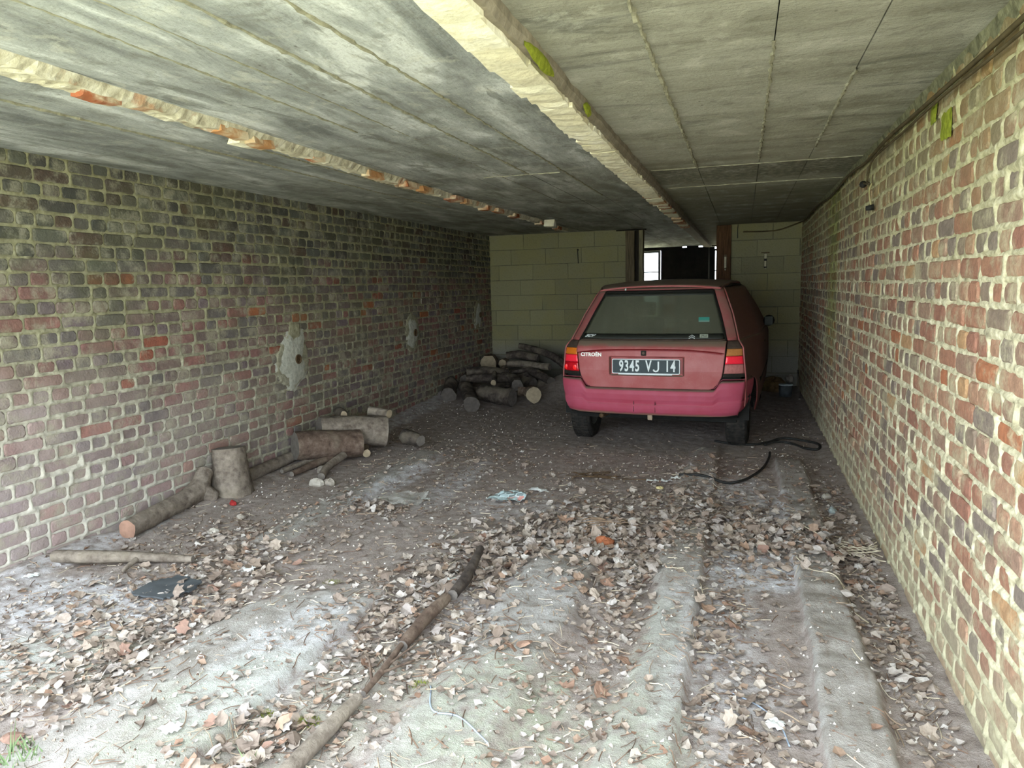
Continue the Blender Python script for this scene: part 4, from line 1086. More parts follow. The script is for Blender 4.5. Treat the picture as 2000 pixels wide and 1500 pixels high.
# far pile
pile = [
 ([(-3.30, 8.22, .20), (-3.12, 7.88, .13), (-2.95, 7.52, .095)], [.085, .09, .095], bark_dark, cut_g, 'thick log end on to the entrance in front of the far pile'),
 ([(-3.05, 8.10, .15), (-2.84, 8.02, .13), (-2.60, 7.96, .115)], [.10, .105, .11], bark_dark, cut_g, 'rough grey log lying sideways at the foot of far pile'),
 ([(-3.52, 8.30, .24), (-3.45, 8.05, .17), (-3.38, 7.86, .14)], [.085, .09, .095], bark_dark, cut_g, 'dark log beside the left wall at foot of far pile'),
 ([(-3.35, 8.42, .16), (-3.22, 8.36, .13), (-3.10, 8.30, .12)], [.05, .05, .05], bark_dark, cut_g, 'short dark log between wall log and end on log'),
 ([(-2.68, 8.42, .13), (-2.55, 8.46, .12), (-2.42, 8.40, .10)], [.06, .06, .065], bark_brown, cut_g, 'brown log at the right foot of the far pile'),
 ([(-2.50, 8.34, .12), (-2.42, 8.22, .13), (-2.38, 8.12, .13)], [.085, .09, .095], bark_brown, cut_m, 'log with the palest round cut face at right of pile'),
 ([(-3.50, 8.80, .30), (-3.25, 8.86, .30), (-2.95, 8.84, .28)], [.085, .09, .08], bark_dark, cut_g, 'long dark log lying across the middle of far pile'),
 ([(-3.40, 8.50, .26), (-3.15, 8.60, .26), (-2.9, 8.70, .25)], [.05, .06, .06], bark_dark, cut_g, 'dark split log just below the middle log of pile'),
 ([(-2.98, 8.75, .27), (-2.80, 8.66, .24), (-2.68, 8.4, .20)], [.06, .07, .075], bark_dark, cut_g, 'dark log sloping down at the centre right of pile'),
 ([(-3.05, 8.62, .33), (-2.98, 8.42, .28), (-2.94, 8.26, .25)], [.03, .032, .036], bark_dark, cut_m, 'slim log with small white cut end facing the entrance'),
 ([(-3.48, 9.72, .36), (-3.46, 9.6, .36), (-3.44, 9.48, .36)], [.11, .115, .115], bark_brown, cut_m, 'big round log end in the corner on top of pile'),
 ([(-3.26, 9.70, .36), (-3.25, 9.6, .36), (-3.24, 9.5, .36)], [.055, .055, .055], bark_brown, cut_m, 'smaller round log end next to the big corner log'),
 ([(-3.12, 9.42, .36), (-2.85, 9.30, .37), (-2.45, 9.16, .35)], [.045, .045, .045], bark_grey, cut_g, 'straight pale pole lying across the top of far pile'),
 ([(-3.02, 9.62, .60), (-2.80, 9.60, .55), (-2.52, 9.55, .46), (-2.25, 9.5, .28), (-2.12, 9.45, .12)], [.04, .05, .055, .06, .06], bark_dark, cut_g, 'long crooked branch sticking up highest from far pile'),
 ([(-3.2, 9.58, .46), (-3.0, 9.6, .47), (-2.72, 9.55, .42)], [.05, .06, .05], bark_dark, cut_g, 'dark log under the raised crooked branch'),
 ([(-2.85, 9.35, .30), (-2.62, 9.1, .27), (-2.36, 8.85, .20)], [.06, .065, .06], bark_dark, cut_g, 'dark log at right rear of the pile under the branch'),
 ([(-3.15, 9.30, .30), (-3.08, 9.14, .30), (-3.02, 9.0, .30)], [.055, .05, .05], bark_brown, cut_m, 'small log with whitish end behind middle of pile'),
 ([(-3.05, 9.1, .26), (-2.88, 9.15, .29), (-2.72, 9.2, .32)], [.03, .03, .022], bark_dark, cut_g, 'thin stick crossing behind the middle dark log'),
 ([(-3.56, 8.95, .22), (-3.52, 8.82, .22), (-3.49, 8.68, .22)], [.07, .07, .07], bark_dark, cut_g, 'dark log end pressed against left wall mid pile'),
 ([(-3.42, 8.72, .20), (-3.40, 8.6, .19), (-3.38, 8.5, .18)], [.035, .035, .035], bark_dark, cut_m, 'thin log with light end near left wall mid pile'),
 ([(-2.55, 9.0, .14), (-2.38, 8.9, .12), (-2.22, 8.8, .09)], [.07, .06, .06], bark_dark, cut_g, 'dark log at the rightmost edge of pile near car'),
 ([(-3.3, 9.2, .22), (-3.0, 9.25, .22), (-2.6, 9.3, .2)], [.09, .09, .09], bark_dark, cut_g, 'thick hidden log under the pale pole'),
 ([(-3.1, 8.92, .17), (-2.85, 8.95, .17), (-2.6, 8.85, .15)], [.09, .09, .08], bark_dark, cut_g, 'thick log low in the middle of the pile'),
]
for p, r_l, bk, ct, lab in pile: log('log', p, r_l, bk, cut_d if ct is cut_g else ct, lab, 'log', 12, None, group=None, rough=.1)
# loose branch and the long stick
log('branch', [(-3.50, 2.72, .045), (-3.25, 2.74, .06), (-3.05, 2.84, .04), (-2.75, 2.90, .035)], [.035, .034, .028, .018], bark_grey, cut_g, 'smooth grey branch near the left wall in front of forked log', 'branch', 10, 31,
    stubs=[((-3.05, 2.84, .04), (-3.02, 2.70, .02), .016, .01)])
log('branch', [(-1.25, 1.52, F0(-1.25, 1.52)+.03), (-1.245, 1.75, F0(-1.24, 1.75)+.03), (-1.235, 1.99, F0(-1.23, 1.99)+.03)], [.026, .028, .022], bark_grey, cut_d, 'pale thick branch piece nearest the camera pointing into garage', 'branch', 12, 32)
log('branch', [(-1.23, 2.02, .035), (-1.24, 2.2, .035), (-1.26, 2.42, .04)], [.010, .013, .010], bark_brown, cut_d, 'thin twiggy branch between pale and dark branch pieces', 'branch', 8, 33,
    stubs=[((-1.24, 2.15, .035), (-1.16, 2.28, .03), .006, .004), ((-1.24, 2.2, .035), (-1.19, 2.38, .05), .005, .003), ((-1.24, 2.1, .03), (-1.32, 2.22, .05), .006, .003)])
log('branch', [(-1.25, 2.36, .035), (-1.255, 2.58, .04), (-1.24, 2.78, .05)], [.022, .026, .024], bark_brown, cut_d, 'short mossy branch piece at the edge of central leaf heap', 'branch', 10, 34, rough=.12)
log('branch', [(-1.22, 2.80, .055), (-1.23, 3.0, .06), (-1.27, 3.30, .085)], [.024, .027, .018], bark_dark, cut_d, 'dark branch resting in the central leaf heap', 'branch', 10, 35)
# cables on the floor
def ground(pts, up=.012): return [(x, y, fz(x, y)+up+dz) for x, y, dz in pts]
cable('black_hose', ground([(-.22, 6.48, 0), (-.05, 6.40, 0), (.12, 6.42, 0), (.24, 6.56, .0), (.36, 6.68, .01), (.52, 6.62, .01), (.64, 6.5, 0), (.62, 6.32, 0), (.52, 6.36, 0), (.42, 6.52, 0), (.30, 6.52, .014), (.20, 6.42, 0)]), .011, blk, 'looped black cable on floor behind the right rear wheel', 'cable')
cable('black_hose', ground([(-.42, 5.16, 0), (-.25, 5.12, .0), (-.10, 5.12, 0), (.0, 5.15, .01), (.08, 5.32, .0), (.17, 5.62, 0), (.22, 5.92, .01), (.23, 6.05, .02)]), .010, blk, 'curved black cable crossing two strips in front of car', 'cable')
cable('dark_wire', ground([(-1.05, 5.12, 0), (-.9, 5.05, 0), (-.7, 5.1, 0), (-.5, 5.12, 0), (-.42, 5.15, 0)], .006), .004, rust, 'thin rusty wire on the ground in front of car', 'wire')
strm = simple('pale_string', (190, 180, 156), .9, .1, 30, 0)
cable('string', ground([(.27, 3.63, .01), (.33, 3.52, .0), (.43, 3.46, 0), (.47, 3.33, .0), (.475, 3.17, 0), (.52, 3.1, 0)], .006), .003, strm, 'pale string draped over the right concrete strip', 'string')
cable('string', ground([(-1.02, 2.12, 0), (-.95, 1.98, 0), (-.85, 1.97, .0), (-.72, 1.88, 0)], .006), .0028, simple('blue_string', (150, 162, 176), .9, .1, 30, 0), 'pale blue string curl near the bottom of photo', 'string')
cable('string', ground([(-.02, 2.42, 0), (.08, 2.36, 0), (.14, 2.26, 0), (.16, 2.16, .0)], .006), .0028, simple('blue_string', (150, 162, 176), .9, .1, 30, 0), 'whitish plastic cord between the two concrete strips', 'string')

# stones
def rock(name, x, y, r, mat, label, cat='stone', sq=.6, seed=0, z=None):
    rr = random.Random(seed); V = []; F = []; nu, nv = 7, 10
    ph = [rr.uniform(0, 6) for _ in range(4)]
    for i in range(nu+1):
        a = PI*i/nu
        for j in range(nv):
            b = 2*PI*j/nv; k = r*(1+.18*math.sin(2*b+ph[0])+.12*math.sin(3*b+ph[1]+a)+rr.uniform(-.07, .07))
            V.append((k*math.sin(a)*math.cos(b), k*math.sin(a)*math.sin(b)*.8, k*sq*math.cos(a)))
    for i in range(nu):
        for j in range(nv): F.append((i*nv+j, (i+1)*nv+j, (i+1)*nv+(j+1) % nv, i*nv+(j+1) % nv))
    o = mesh_np(name, V, F, mat, None, False); o.location = (x, y, (fz(x, y) if z is None else z)+r*sq*.6); o.rotation_euler = (0, 0, rr.uniform(0, 6)); return tag(o, label, cat)
stm = simple('grey_stone', (150, 142, 130), .95, .2, 25, .5, .006); stl = simple('lime_stone', (168, 162, 150), .95, .15, 25, .5, .006); redst = simple('red_brick_bit', (150, 46, 44), .9, .2, 25, .4, .004)
rock('stone', -2.98, 4.42, .055, stl, 'pale angular stone at the foot of the leaning stick', seed=1)
rock('stone', -2.90, 4.46, .05, stm, 'grey rounded stone right of the pale angular stone', seed=2)
rock('stone', -3.18, 4.78, .05, stm, 'grey stone under the front log of the small stack', seed=3)
rock('brick_shard', -3.28, 3.86, .032, redst, 'bright red brick shard at the foot of the stump', 'brick shard', seed=4)
rock('stone', -3.0, 3.35, .04, stl, 'white stone on the dirt between branch and stump', seed=5)
rock('stone', -3.02, 3.62, .03, stm, 'small bluish stone right of the stump', seed=6)
rock('stone', .54, 4.92, .032, stl, 'pale yellowish stone among leaves near the right wall', seed=7)
rock('stone', .545, 4.62, .035, simple('glassy_grey_stone', (150, 160, 156), .3, .2, 20, .1, .002), 'shiny grey stone just in front of pale yellowish stone', seed=8)
rock('brick_lump', -.70, 3.72, .05, simple('brown_lump', (150, 92, 62), .9, .2, 25, .4, .004), 'orange brown lump in the central leaf heap', 'brick lump', seed=9)

# paper, plastic, slate: thin crumpled sheets with real thickness
def sheet(name, outline, x, y, mat, label, cat, lift=.012, crump=.02, rz=0, thick=.0012, seed=0, n=14, z=None):
    rr = np.random.default_rng(seed)
    ol = np.array(outline, dtype=float); mn, mx_ = ol.min(0), ol.max(0)
    gx = np.linspace(mn[0], mx_[0], n); gy = np.linspace(mn[1], mx_[1], n)
    A, B = np.meshgrid(gx, gy, indexing='ij')
    def inside(px, py):
        c_ = False; j = len(ol)-1
        for i in range(len(ol)):
            if (ol[i][1] > py) != (ol[j][1] > py) and px < (ol[j][0]-ol[i][0])*(py-ol[i][1])/(ol[j][1]-ol[i][1])+ol[i][0]: c_ = not c_
            j = i
        return c_
    H = lift + crump*np.abs(fbm(A+seed*3, B+seed, (mx_[0]-mn[0])*.45, 3, seed))
    V = np.stack([A, B, H], -1).reshape(-1, 3); F = grid_faces(n, n)
    keep = [tuple(q) for q in F if inside(V[q, 0].mean(), V[q, 1].mean())]
    used = sorted({i for q in keep for i in q}); mp = {v: i for i, v in enumerate(used)}
    o = mesh_np(name, V[used], [tuple(mp[i] for i in q) for q in keep], mat, None, False)
    s = o.modifiers.new('s', 'SOLIDIFY'); s.thickness = thick
    o.location = (x, y, fz(x, y) if z is None else z); o.rotation_euler = (0, 0, rz); return tag(o, label, cat)
pprint = M('printed_paper'); pn = pprint.n('ShaderNodeTexBrick'); pn.inputs['Scale'].default_value = 9; pn.inputs['Color1'].default_value = lin((104, 116, 116)); pn.inputs['Color2'].default_value = lin((184, 206, 208)); pn.inputs['Mortar'].default_value = lin((196, 214, 214)); pn.inputs['Mortar Size'].default_value = .04
pprint.l(pprint.pos(obj=True), pn.inputs['Vector']); pprint.col(pprint.mix(pprint.step(pprint.noise(14, 2, pprint.pos(obj=True)), .62, .66), pn.outputs['Color'], (206, 150, 140)))
whp = simple('white_paper', (214, 218, 214), .8, .05, 20, 0)
sheet('leaflet', [(-.13, -.08), (-.02, -.13), (.13, -.11), (.12, .02), (.03, .12), (-.03, .13), (-.10, .05)], -1.49, 4.44, pprint.m, 'crumpled printed leaflet lying on bare dirt mid garage', 'leaflet', crump=.05, seed=3)
sheet('paper_scrap', [(-.06, -.02), (.02, -.05), (.09, -.03), (.05, .03), (.0, .02), (-.06, .05)], -1.34, 4.62, whp, 'white torn paper scrap just behind the printed leaflet', 'paper', crump=.03, seed=4)
plast = M('clear_plastic'); plast.col((190, 188, 180)); plast.set(Roughness=.25, Alpha=.38); plast.b.inputs['Specular IOR Level'].default_value = .6
sheet('plastic_sheet', [(-.15, -.12), (.02, -.16), (.15, -.10), (.16, .05), (.05, .15), (-.12, .10)], -2.17, 4.22, plast.m, 'clear dirty plastic sheet on the dirt left of leaflet', 'plastic', crump=.06, seed=6)
sheet('paper_scrap', [(-.03, -.012), (.03, -.01), (.03, .012), (-.03, .012)], -2.03, 4.26, whp, 'tiny white scrap at the right edge of plastic sheet', 'paper', crump=.01, seed=7, n=6)
slate = simple('dark_slate', (74, 78, 80), .75, .2, 14, .3, .003)
sheet('slate_piece', [(-.12, -.11), (.08, -.12), (.14, .0), (.10, .10), (-.05, .12), (-.13, .02)], -2.62, 2.60, slate, 'dark grey slate piece half under leaves near left branch', 'slate', crump=.006, thick=.008, seed=8, lift=.025)
for i, (x, y, s_, lab) in enumerate(((-.60, 5.05, .045, 'white plastic shreds cluster leftmost in front of car'), (-.50, 5.08, .04, 'white plastic shred in middle of the shred cluster'), (-.44, 5.10, .035, 'white plastic shred at the right of the shred cluster'))):
    sheet('plastic_shred', [(-s_, -s_*.4), (0, -s_*.7), (s_, -.2*s_), (s_*.7, s_*.6), (-s_*.3, s_*.3), (-s_*.9, s_*.7)], x, y, whp, lab, 'plastic', crump=.025, seed=20+i, n=8)
rock('pebble', -.53, 4.9, .028, simple('yellow_pebble', (206, 192, 140), .8, .1, 20, .2, .002), 'round yellowish pebble in front of the plastic shreds', 'stone', .4, 22)
for i, (x, y, rz_, lab) in enumerate(((-3.42, 2.52, .3, 'white card scrap at lower left wall base'), (-1.72, 1.66, 0, 'white torn paper at the bottom of slab edge'), (-2.36, 1.5, 1, 'white paper scrap lowest left corner of floor'), (-2.40, 2.90, .8, 'small bluish white scrap on left leaf heap'), (-2.66, 2.72, .4, 'folded white card scrap behind the slate piece'), (.12, 2.26, .6, 'crumpled white plastic bit between concrete strips'), (-1.06, 3.18, .5, 'bright white paper scrap on the central leaf heap'), (-1.33, 3.05, .2, 'torn white scrap left of dark branch'))):
    s_ = .035
    sheet('paper_scrap', [(-s_, -s_*.6), (s_*.2, -s_*.9), (s_, -.1*s_), (s_*.6, s_*.8), (-s_*.7, s_*.5)], x, y, whp, lab, 'paper', crump=.02, seed=40+i, n=7, rz=rz_)
# junk beyond the car on the right
jk = empty('jar', (.52, 9.35, fz(.5, 9.3))); tag(jk, 'grey plastic pot with white lid on floor right of car', 'pot')
v, f = tube_vf([(0, 0, 0), (0, 0, .05), (0, 0, .14)], [.07, .078, .08], 16); mesh_np('pot_body', v, f, simple('grey_plastic', (66, 72, 74), .6), jk, True)
v, f = tube_vf([(0, 0, .14), (0, 0, .155)], [.083, .08], 16); mesh_np('pot_lid', v, f, simple('lid_white', (150, 160, 160), .6), jk, True)
rock('rubble_heap', .40, 9.75, .16, simple('brown_rubble', (92, 74, 48), .95, .4, 14, .8, .02), 'brown heap of rubble in the corner right of car', 'rubble', .7, 51)
rock('stone', .60, 9.9, .07, stm, 'grey stone on top of corner rubble right of car', 'stone', .7, 52, .12)
log('stick', [(.66, 9.0, .02), (.665, 9.3, .18), (.67, 9.55, .30)], [.012, .012, .01], bark_dark, cut_g, 'dark stick leaning on right wall beyond the car', 'stick', 8, 61)

# ------------------------------------------------------------------ leaves
def leaf_vf(seed):
    r = random.Random(seed); kind = seed % 3
    lobes = {0: [(0, -.5), (.28, -.42), (.52, -.18), (.36, .0), (.46, .26), (.2, .24), (0, .55)],
             1: [(0, -.5), (.22, -.38), (.36, -.1), (.34, .16), (.2, .38), (.08, .5), (0, .58)],
             2: [(0, -.45), (.2, -.5), (.3, -.25), (.58, -.1), (.3, .05), (.36, .35), (0, .5)]}[kind]
    curl = r.uniform(.5, 2.2); fold = r.uniform(.1, .6); tw = r.uniform(-.8, .8)
    V = [(0, y_, 0) for _, y_ in lobes]; mid = len(lobes)
    R_ = [(x_+r.uniform(-.05, .05), y_+r.uniform(-.05, .05)) for x_, y_ in lobes[1:-1]]
    V += [(x_*.5, y_, 0) for x_, y_ in R_] + [(x_, y_, 0) for x_, y_ in R_] + [(-x_*.5, y_, 0) for x_, y_ in R_] + [(-x_*r.uniform(.85, 1.1), y_+r.uniform(-.04, .04), 0) for x_, y_ in R_]
    k = len(R_); F = []
    for off, rev in ((mid, 0), (mid+2*k, 1)):
        q = []
        for i in range(k-1):
            q.append((1+i, off+i, off+i+1, 2+i)); q.append((off+i, off+k+i, off+k+i+1, off+i+1))
        q.append((0, off, 1)); q.append((0, off+k, off)); q.append((mid-1, mid-2, off+k-1)); q.append((mid-1, off+k-1, off+2*k-1))
        F += [t[::-1] for t in q] if rev else q
    out = []
    for x_, y_, _ in V:
        z_ = fold*abs(x_) + curl*.35*y_*y_ + tw*x_*y_ + r.uniform(-.04, .04)
        out.append((x_, y_*(1-.15*curl*abs(y_)), z_))
    mz = min(p[2] for p in out)
    return [(a, b_, c_-mz) for a, b_, c_ in out], F
def leaf_mat(name, src):
    m = M(name)
    t = m.n('ShaderNodeObjectInfo').outputs['Random'] if src == 'obj' else m.attr('tint')
    c = m.ramp(t, [(0, (146, 132, 118)), (.16, (158, 146, 134)), (.34, (126, 113, 102)), (.5, (168, 158, 146)), (.66, (142, 120, 102)), (.74, (168, 160, 152)), (.88, (138, 110, 92)), (.91, (154, 140, 126)), (.96, (186, 180, 172))], 'CONSTANT')
    n = m.noise(60, 4); c = m.mix(m.math('MULTIPLY', m.step(n, .4, .7), .35), c, (92, 74, 62)); m.col(c); m.set(Roughness=.85)
    m.bump(n, .4, .003); return m.m
lm_o, lm_a = leaf_mat('dry_leaf_single', 'obj'), leaf_mat('dry_leaf_mass', 'attr')
NP = 14
lprot = [leaf_vf(100+i) for i in range(NP)]

LC = [('tan brown', [(148, 134, 120), (160, 147, 132), (138, 124, 112)]), ('pale grey', [(158, 149, 141), (150, 141, 134), (172, 164, 155)]), ('rust brown', [(142, 114, 96), (134, 106, 92), (152, 126, 106)]), ('dark brown', [(118, 104, 92), (110, 97, 86), (128, 114, 100)])]
def leaf_single(name, cols):
    m = M(name); t = m.n('ShaderNodeObjectInfo').outputs['Random']; c = m.ramp(t, [(i/3, q) for i, q in enumerate(cols)], 'CONSTANT')
    n = m.noise(60, 4); c = m.mix(m.math('MULTIPLY', m.step(n, .4, .7), .3), c, (104, 88, 78)); m.col(c); m.set(Roughness=.85); m.bump(n, .4, .003); return m.m
lmesh = [[], [], [], []]
for ci, (cn_, cols) in enumerate(LC):
    lmt = leaf_single(cn_.replace(' ', '_')+'_leaf', cols)
    for v, f in lprot:
        me = bpy.data.meshes.new('leaf'); me.from_pydata(v, [], f); me.materials.append(lmt); me.update(); lmesh[ci].append(me)
def place_of(x, y):
    if x > .5: return 'against the foot of the right wall'
    if x > .24: return 'on the right concrete strip'
    if x > -.16: return 'between the two concrete strips' if y < 3.6 else 'in the right part of the leaf heap'
    if x > -.42: return 'on the middle concrete strip' if y < 3.3 else 'on the right edge of central leaf heap'
    if y < 2.05: return 'near the lower edge, left of the branch' if x < -1.25 else 'near the lower edge, right of the branch'
    if x > -.68 and y < 3.3: return 'in the rut beside the middle strip'
    if x > -1.15: return 'on the slab right of the branch' if y < 2.9 else ('in the central leaf heap' if y < 4.3 else 'on bare dirt before the car')
    if x > -1.75: return 'left of the thin twiggy branch' if y < 2.7 else ('on the left flank of central heap' if y < 3.9 else 'on bare dirt beside the leaflet')
    if x > -2.2: return 'on the left slab'
    return 'in the left leaf heap near slate' if y > 2.2 else 'in the lower left leaf drift'
clusters = [(-.98, 3.62, .42, .62, 420), (-1.30, 3.15, .25, .40, 170), (-.72, 3.95, .40, .40, 190), (-.62, 3.5, .22, .5, 130), (.02, 4.15, .22, .45, 200), (.35, 3.95, .25, .28, 150), (-.15, 4.3, .3, .25, 80),
            (.58, 3.75, .12, .45, 90), (.6, 4.85, .1, .35, 30), (-2.50, 2.95, .22, .28, 170), (-2.42, 2.45, .25, .22, 80), (-2.85, 2.3, .35, .35, 80), (-2.35, 2.05, .3, .2, 100),
            (-2.25, 1.75, .35, .2, 110), (-1.45, 1.62, .16, .2, 110), (-1.38, 2.35, .14, .4, 70), (-1.55, 2.65, .16, .22, 60), (-.95, 2.45, .18, .14, 100), (-.1, 3.05, .09, .3, 45), (.05, 2.3, .15, .3, 20),
            (.60, 3.2, .09, .5, 40), (-2.3, 4.0, .2, .15, 40), (-2.9, 3.3, .3, .2, 50), (-.2, 5.0, .3, .5, 60), (-1.2, 5.0, 1.0, .8, 60), (-2.2, 5.2, .35, .5, 25), (-.9, 2.0, .5, .3, 20), (-.45, 4.6, .35, .3, 60), (-.5, 2.9, .1, .5, 30), (-1.7, 2.9, 1.3, 1.2, 90), (.62, 2.6, .08, .5, 12), (-.3, 1.9, .4, .3, 10)]
leaves = []
for cx, cy, sx, sy, n in clusters:
    for _ in range(int(n*(1.25 if n > 125 and cy > 3 else .55))):
        x, y = random.gauss(cx, sx*.62), random.gauss(cy, sy*.62)
        if not (XL+.08 < x < XR-.06 and 1.3 < y < 6.2): continue
        if y < 3.5 and float(floor_h(x, y)[1]) > .6 and random.random() < .7: continue
        dens = min(1, n/(sx*sy*2200))
        leaves.append((x, y, random.uniform(.032, .068)*(1 if random.random() < .8 else 1.3), random.random()*.03*dens))
random.shuffle(leaves)
def lscore(l):
    d = Vector((l[0], l[1], -1.42)); q = d.dot(f_)
    if q < .3: return 0
    px = 1000+1387*d.dot(r2)/q; py = 750-1387*d.dot(u2)/q
    if not (0 < px < 2000 and 0 < py < 1500): return 0
    return l[2]**2/d.length_squared*(1+l[3]*20)
leaves.sort(key=lscore, reverse=True)
def ltf(l):
    R_ = Euler((random.gauss(0, .35), random.gauss(0, .35), random.uniform(0, 2*PI))).to_matrix().to_4x4()
    if random.random() < .4: R_ = R_ @ Matrix.Rotation(PI, 4, 'Y') @ Matrix.Translation((0, 0, -.35))
    return Matrix.Translation((l[0], l[1], fz(l[0], l[1])+l[3]+.002)) @ Matrix.Scale(l[2], 4) @ R_
def put_above(T, v, x, y):
    A = np.array(T); vv = np.array(v) @ A[:3, :3].T + A[:3, 3]
    z0 = floor_h(vv[:, 0], vv[:, 1])[0]; d = (vv[:, 2]-z0).min()
    return vv, d
first = None
for i, l in enumerate(leaves[:300]):
    k = random.randrange(NP); T = ltf(l); vv, d = put_above(T, lprot[k][0], l[0], l[1])
    T = Matrix.Translation((0, 0, l[3]*.7-.0015-d)) @ T
    ci = random.choices(range(4), (.42, .24, .14, .20))[0]
    o = bpy.data.objects.new('leaf', lmesh[ci][k]); COL.objects.link(o); o.matrix_world = T
    pn_ = place_of(l[0], l[1])
    tag(o, LC[ci][0]+' dry curled leaf '+pn_, 'leaf', LC[ci][0]+' leaves '+pn_)
Vs = []; Fs = []; ts = []; n = 0
for l in leaves[300:]:
    k = random.randrange(NP); T = ltf(l); v, f = lprot[k]
    vv, d = put_above(T, v, l[0], l[1]); vv[:, 2] += l[3]-.002-d
    Vs.append(vv); Fs += [tuple(q+n for q in ff) for ff in f]; n += len(vv); ts.append(np.full(len(vv), random.random()))
o = mesh_np('leaf_litter', np.concatenate(Vs), Fs, lm_a, None, attrs={'tint': np.concatenate(ts)})
tag(o, 'drifts of small dry leaves heaped across the dirt floor', 'leaf litter', kind='stuff')
# crumbs, shreds and straws
def scatter(n, gen):
    Vs = []; Fs = []; ts = []; k = 0
    for i in range(n):
        g = gen()
        if g is None: continue
        v, f = g; Vs += v; Fs += [tuple(q+k for q in ff) for ff in f]; k += len(v); ts += [random.random()]*len(v)
    return Vs, Fs, ts
def rnd_xy():
    y = 1.3+6.5*random.random()**1.6; x = random.uniform(XL+.05, XR-.04); return x, y
def crumb_g():
    x, y = rnd_xy()
    if abs(x+.74) < .9 and y > 5.9: return None
    s = random.uniform(.002, .0065); z = fz_fast(x, y)
    return [(x-s, y-s, z), (x+s, y-s*.6, z), (x, y+s, z), (x+random.uniform(-s, s), y, z+s*1.4)], [(0, 1, 3), (1, 2, 3), (2, 0, 3)]
_fzx, _fzy, _fzz = xs, ys, Z
def fz_fast(x, y):
    i = min(len(_fzx)-1, max(0, int((x-_fzx[0])/.012+.5))); j = min(len(_fzy)-1, int(np.searchsorted(_fzy, y))); return float(_fzz[i, j])
V, F, ts = scatter(6000, crumb_g)
crm = M('crumbs'); crm.col(crm.ramp(crm.attr('tint'), [(0, (196, 190, 178)), (.3, (108, 90, 78)), (.55, (150, 130, 112)), (.8, (90, 72, 60)), (.9, (214, 210, 202))], 'CONSTANT'))
o = mesh_np('crumbs', V, F, crm.m, None, attrs={'tint': ts}); tag(o, 'tiny stone and plaster crumbs strewn over the dirt floor', 'crumbs', kind='stuff')
def straw_g():
    if random.random() < .75:
        c = random.choice(clusters); x, y = random.gauss(c[0], c[2]), random.gauss(c[1], c[3])
    else: x, y = rnd_xy()
    if not (XL+.06 < x < XR-.05 and 1.3 < y < 7): return None
    L = random.uniform(.02, .09); a = random.uniform(0, 2*PI); w = random.uniform(.0008, .0022); bnd = random.uniform(-.3, .3)
    P = []; 
    for i in range(4):
        t = i/3; aa = a+bnd*t; px, py = x+L*(t-.5)*math.cos(aa), y+L*(t-.5)*math.sin(aa); P.append((px, py, fz_fast(px, py)+.004+.004*random.random()))
    nx_, ny2 = -math.sin(a)*w, math.cos(a)*w; V = []
    for p in P: V += [(p[0]-nx_, p[1]-ny2, p[2]), (p[0]+nx_, p[1]+ny2, p[2]), (p[0], p[1], p[2]+w*1.6)]
    F = []
    for i in range(3):
        for j in range(3): F.append((i*3+j, i*3+(j+1) % 3, (i+1)*3+(j+1) % 3, (i+1)*3+j))
    return V, F
V, F, ts = scatter(3800, straw_g)
swm = M('straw'); swm.col(swm.ramp(swm.attr('tint'), [(0, (112, 90, 74)), (.35, (150, 132, 112)), (.6, (92, 74, 62)), (.85, (190, 178, 154))], 'CONSTANT'))
o = mesh_np('twigs_and_straw', V, F, swm.m, None, attrs={'tint': ts}); tag(o, 'fine twigs and straw mixed among leaves on the floor', 'twigs', kind='stuff')
def shred_g():   # small broken leaf shreds
    c = random.choice(clusters) if random.random() < .85 else (-1.6, 3.2, 1.4, 1.4, 0)
    x, y = random.gauss(c[0], c[2]*1.05), random.gauss(c[1], c[3]*1.05)
    if not (XL+.06 < x < XR-.05 and 1.3 < y < 6.6): return None
    if y < 3.5 and float(floor_h(x, y)[1]) > .6 and random.random() < .72: return None
    s = random.uniform(.008, .024); z = fz_fast(x, y)+.002; V = []
    a0 = random.uniform(0, 6)
    for i in range(5):
        a = a0+i*1.257; V.append((x+s*math.cos(a)*random.uniform(.6, 1), y+s*math.sin(a)*random.uniform(.6, 1), z+random.random()*s*.9))
    return V+[(x, y, z+random.random()*s*.4)], [(5, i, (i+1) % 5) for i in range(5)]
V, F, ts = scatter(8500, shred_g)
o = mesh_np('leaf_shreds', V, F, lm_a, None, attrs={'tint': ts}); tag(o, 'crumbled leaf fragments between the whole leaves on the floor', 'leaf litter', kind='stuff')
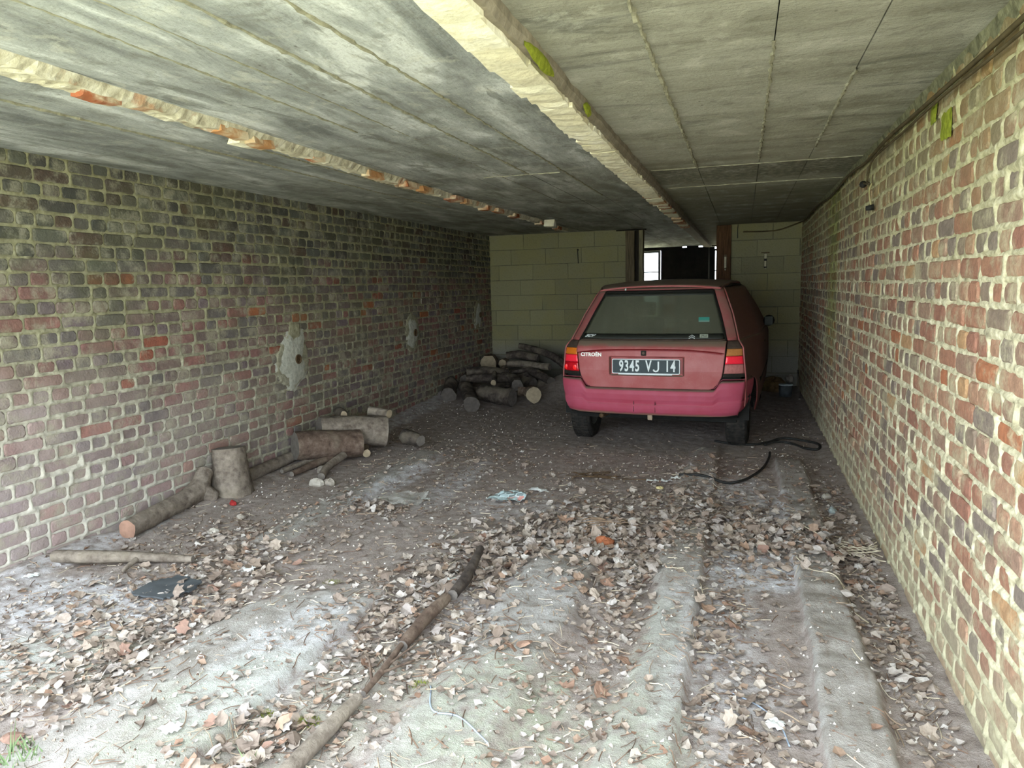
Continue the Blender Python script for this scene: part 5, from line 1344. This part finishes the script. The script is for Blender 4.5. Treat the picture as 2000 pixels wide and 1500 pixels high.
# reddish dry twig bundles
for (x, y, ang, n, lab, mt) in ((.60, 3.92, -.35, 16, 'bundle of dry bent stalks against the right wall base', strm), (-1.05, 5.05, .1, 9, 'thin reddish twig bundle on the dirt in front of car', rust), (-.78, 4.0, .05, 14, 'tangle of dry stalks in the central leaf heap', simple('dry_stalk', (140, 118, 96), .9, .2, 20, 0))):
    parts = []
    for i in range(n):
        L = random.uniform(.12, .34); a = ang+random.gauss(0, .35); x0, y0_ = x+random.gauss(0, .05), y+random.gauss(0, .05)
        pts = []
        for k in (-.5, 0, .5):
            px = min(max(x0+L*k*math.cos(a), XL+.04), XR-.03); py = y0_+L*k*math.sin(a)+.03*k*k*random.uniform(-1, 1); pts.append((px, py, fz(px, py)+.01+.03*random.random()))
        parts.append(tube_vf(smooth_path(pts, 3), random.uniform(.002, .0038), 5))
    v, f = join_vf(parts); o = mesh_np('dry_stalks', v, f, mt, None, True); tag(o, lab, 'stalks', kind='stuff')
# moss tufts and grass
def tuft(name, x, y, r, n, h, mat, label, cat):
    V = []; F = []
    for i in range(n):
        a = random.uniform(0, 6.28); d = r*math.sqrt(random.random()); px, py = x+d*math.cos(a), y+d*math.sin(a)*.7; z = fz(px, py)
        hh = h*random.uniform(.4, 1)*(1.2-d/r); b = random.uniform(0, 6.28); w = .0025 if h < .05 else .003; lean = random.uniform(.1, .8)*hh; k = len(V)
        V += [(px-w*math.cos(b), py-w*math.sin(b), z-.002), (px+w*math.cos(b), py+w*math.sin(b), z-.002), (px+lean*math.sin(b)*.5, py+lean*math.cos(b)*.5, z+hh*.6), (px+lean*math.sin(b), py+lean*math.cos(b), z+hh)]
        F += [(k, k+1, k+2), (k+2, k+1, k+3)]
    o = mesh_np(name, V, F, mat, None); return tag(o, label, cat, kind='stuff')
mg = simple('tuft_moss', (118, 124, 52), .9, .3, 30, 0); gg = simple('grass_green', (104, 122, 84), .8, .2, 20, 0)
tuft('moss_tuft', -1.36, 1.86, .06, 260, .025, mg, 'yellow green moss tuft beside the pale branch piece', 'moss')
tuft('moss_tuft', -1.52, 1.87, .035, 120, .022, mg, 'smaller moss tuft at the edge of the left slab', 'moss')
tuft('moss_tuft', -1.09, 2.17, .045, 140, .02, mg, 'moss tuft right of the thin twiggy branch', 'moss')
tuft('moss_tuft', -1.88, 2.86, .06, 120, .014, mg, 'flat moss patch on the dirt left of central heap', 'moss')
tuft('moss_tuft', .60, 3.68, .03, 90, .02, mg, 'small moss tuft among leaves by the right wall', 'moss')
tuft('grass_tuft', -2.12, 1.42, .12, 90, .12, gg, 'green grass blades at the lower left corner', 'grass')
tuft('grass_tuft', -1.40, 1.62, .03, 14, .09, gg, 'few green grass blades by the pale branch end', 'grass')
